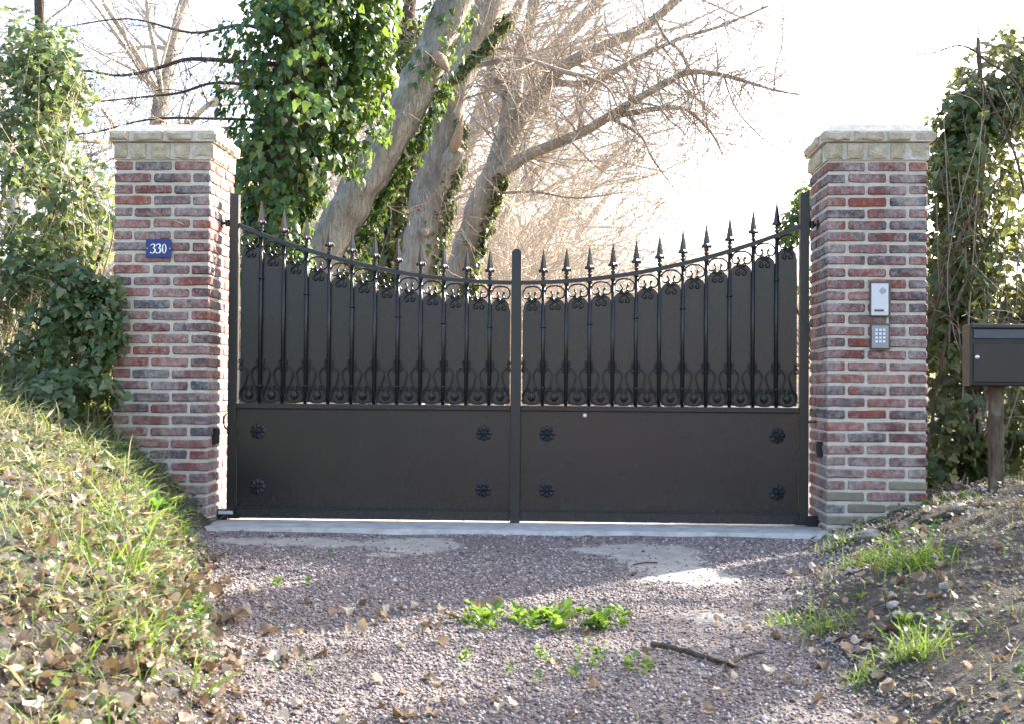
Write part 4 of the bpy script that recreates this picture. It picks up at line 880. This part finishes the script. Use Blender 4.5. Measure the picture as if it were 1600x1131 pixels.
# broad leaved weeds
def weed(px, py, n, s, spread, label, single=40):
    p = ground_at(px, py); r_ = empty('weed_plant', (p.x, p.y, p.z), label, 'plant'); nc = max(1, n//13)
    k = rng.integers(0, nc, n); ca = rng.uniform(0, 6.283, nc); cr = spread*np.sqrt(rng.random(nc)); cs = rng.uniform(.45, 1.15, nc)
    th = rng.uniform(0, 6.283, n); rr = .012*rng.random(n); x = p.x+(cr*np.cos(ca))[k]*1.6+rr*np.cos(th); y = p.y+(cr*np.sin(ca))[k]*.75+rr*np.sin(th)
    P = np.column_stack([x, y, gzv(x, y)+rng.uniform(.0,.05,n)*cs[k]]); sd = np.column_stack([np.cos(th), np.sin(th), rng.uniform(.0,1.3,n)]); N = np.array([[0,0,1.]])-.6*sd*np.array([1,1,0])+rng.normal(0,.3,(n,3)); s = s*cs[k]
    foliage(r_, P, N, sd, rng.uniform(.45,1,n)*s, OVAL, OVF, M['weed'], single, 'foliage')
weed(862, 975, 420, .068, .22, 'bright green weed clump growing in the middle of the drive', 60)
weed(850, 1045, 170, .04, .25, 'lower dull green weeds in front of the bright weed clump', 20)
weed(457, 915, 26, .05, .05, 'small weed in the gravel in front of the left gate leaf', 8)
weed(518, 868, 14, .035, .03, 'tiny green weed close to the concrete sill', 4)
weed(300, 945, 60, .06, .07, 'green weed among the dead leaves of the left bank', 14)
weed(236, 800, 16, .11, .03, 'upright broad green leaf on the bank by the numbered pillar', 8)
weed(1440, 985, 24, .08, .06, 'broad leaved weed on the right bank', 8)
weed(1270, 838, 14, .03, .03, 'tiny dark weed at the corner of the intercom pillar', 4)
# stick lying on the gravel
st = empty('fallen_branch', ground_at(1110, 1030), 'thin forked dead branch lying on the gravel', 'branch'); q = MB()
for pix, r0 in (([(1018,1014),(1060,1022),(1100,1033),(1130,1041),(1152,1048)], .011), ([(1138,1042),(1165,1030),(1195,1024)], .007), ([(1130,1041),(1136,1054)], .006)):
    pp = [ground_at(*c) + Vector((0,0,.012+R(0,.008))) for c in pix]; pp = catmull(pp, 4); q.tube(pp, [r0*(1-.5*i/len(pp)) for i in range(len(pp))], 6, True, .3)
q.build('stick', M['wood'], st)
st = empty('twig', ground_at(1010, 882), 'short dark twig on the pale concrete patch', 'twig'); q = MB(); pp = catmull([ground_at(990,884)+Vector((0,0,.008)), ground_at(1008,882)+Vector((0,0,.012)), ground_at(1027,881)+Vector((0,0,.008))], 4); q.tube(pp, .004, 5, True, .3); q.build('stick', M['wood'], st)
# pale stones by the right pillar
for k, (px, py, s, lab) in enumerate([(1362,836,.045,'largest pale stone on the bank below the keypad'),(1334,822,.026,'small white stone nearest the corner of the intercom pillar'),(1340,840,.024,'white stone just below the small one by the intercom pillar'),(1398,946,.028,'small pale stone low on the right bank'),(1406,962,.03,'tan stone low on the right bank'),(1478,916,.028,'pale stone on the right bank below the tall tuft'),(1505,798,.055,'brown stone under the right hedge')]):
    bm = bmesh.new(); bmesh.ops.create_icosphere(bm, subdivisions=2, radius=1)
    for v in bm.verts: v.co *= 1+.38*noise.noise(v.co*1.4+Vector((k*5,0,0)))
    me = bpy.data.meshes.new('stone'); bm.to_mesh(me); bm.free(); o = link('stone', me, M['pale_stone']); p = ground_at(px, py); o.location = p+Vector((0,0,s*.05)); o.scale = (s*1.1, s*.9, s*.7); o.rotation_euler = (0,0,k); tag(o, lab, 'stone', 'loose stones on the right bank')
# exposed root
q = MB(); pp = catmull([ground_at(1440,822)+Vector((0,0,.0)), ground_at(1480,808)+Vector((0,0,.012)), ground_at(1520,797)+Vector((0,0,.014)), ground_at(1570,790)], 6); q.tube(pp, .022, 7, True, .4); tag(q.build('root', M['wood'], None, None, True), 'exposed root running along the top of the right bank', 'root')
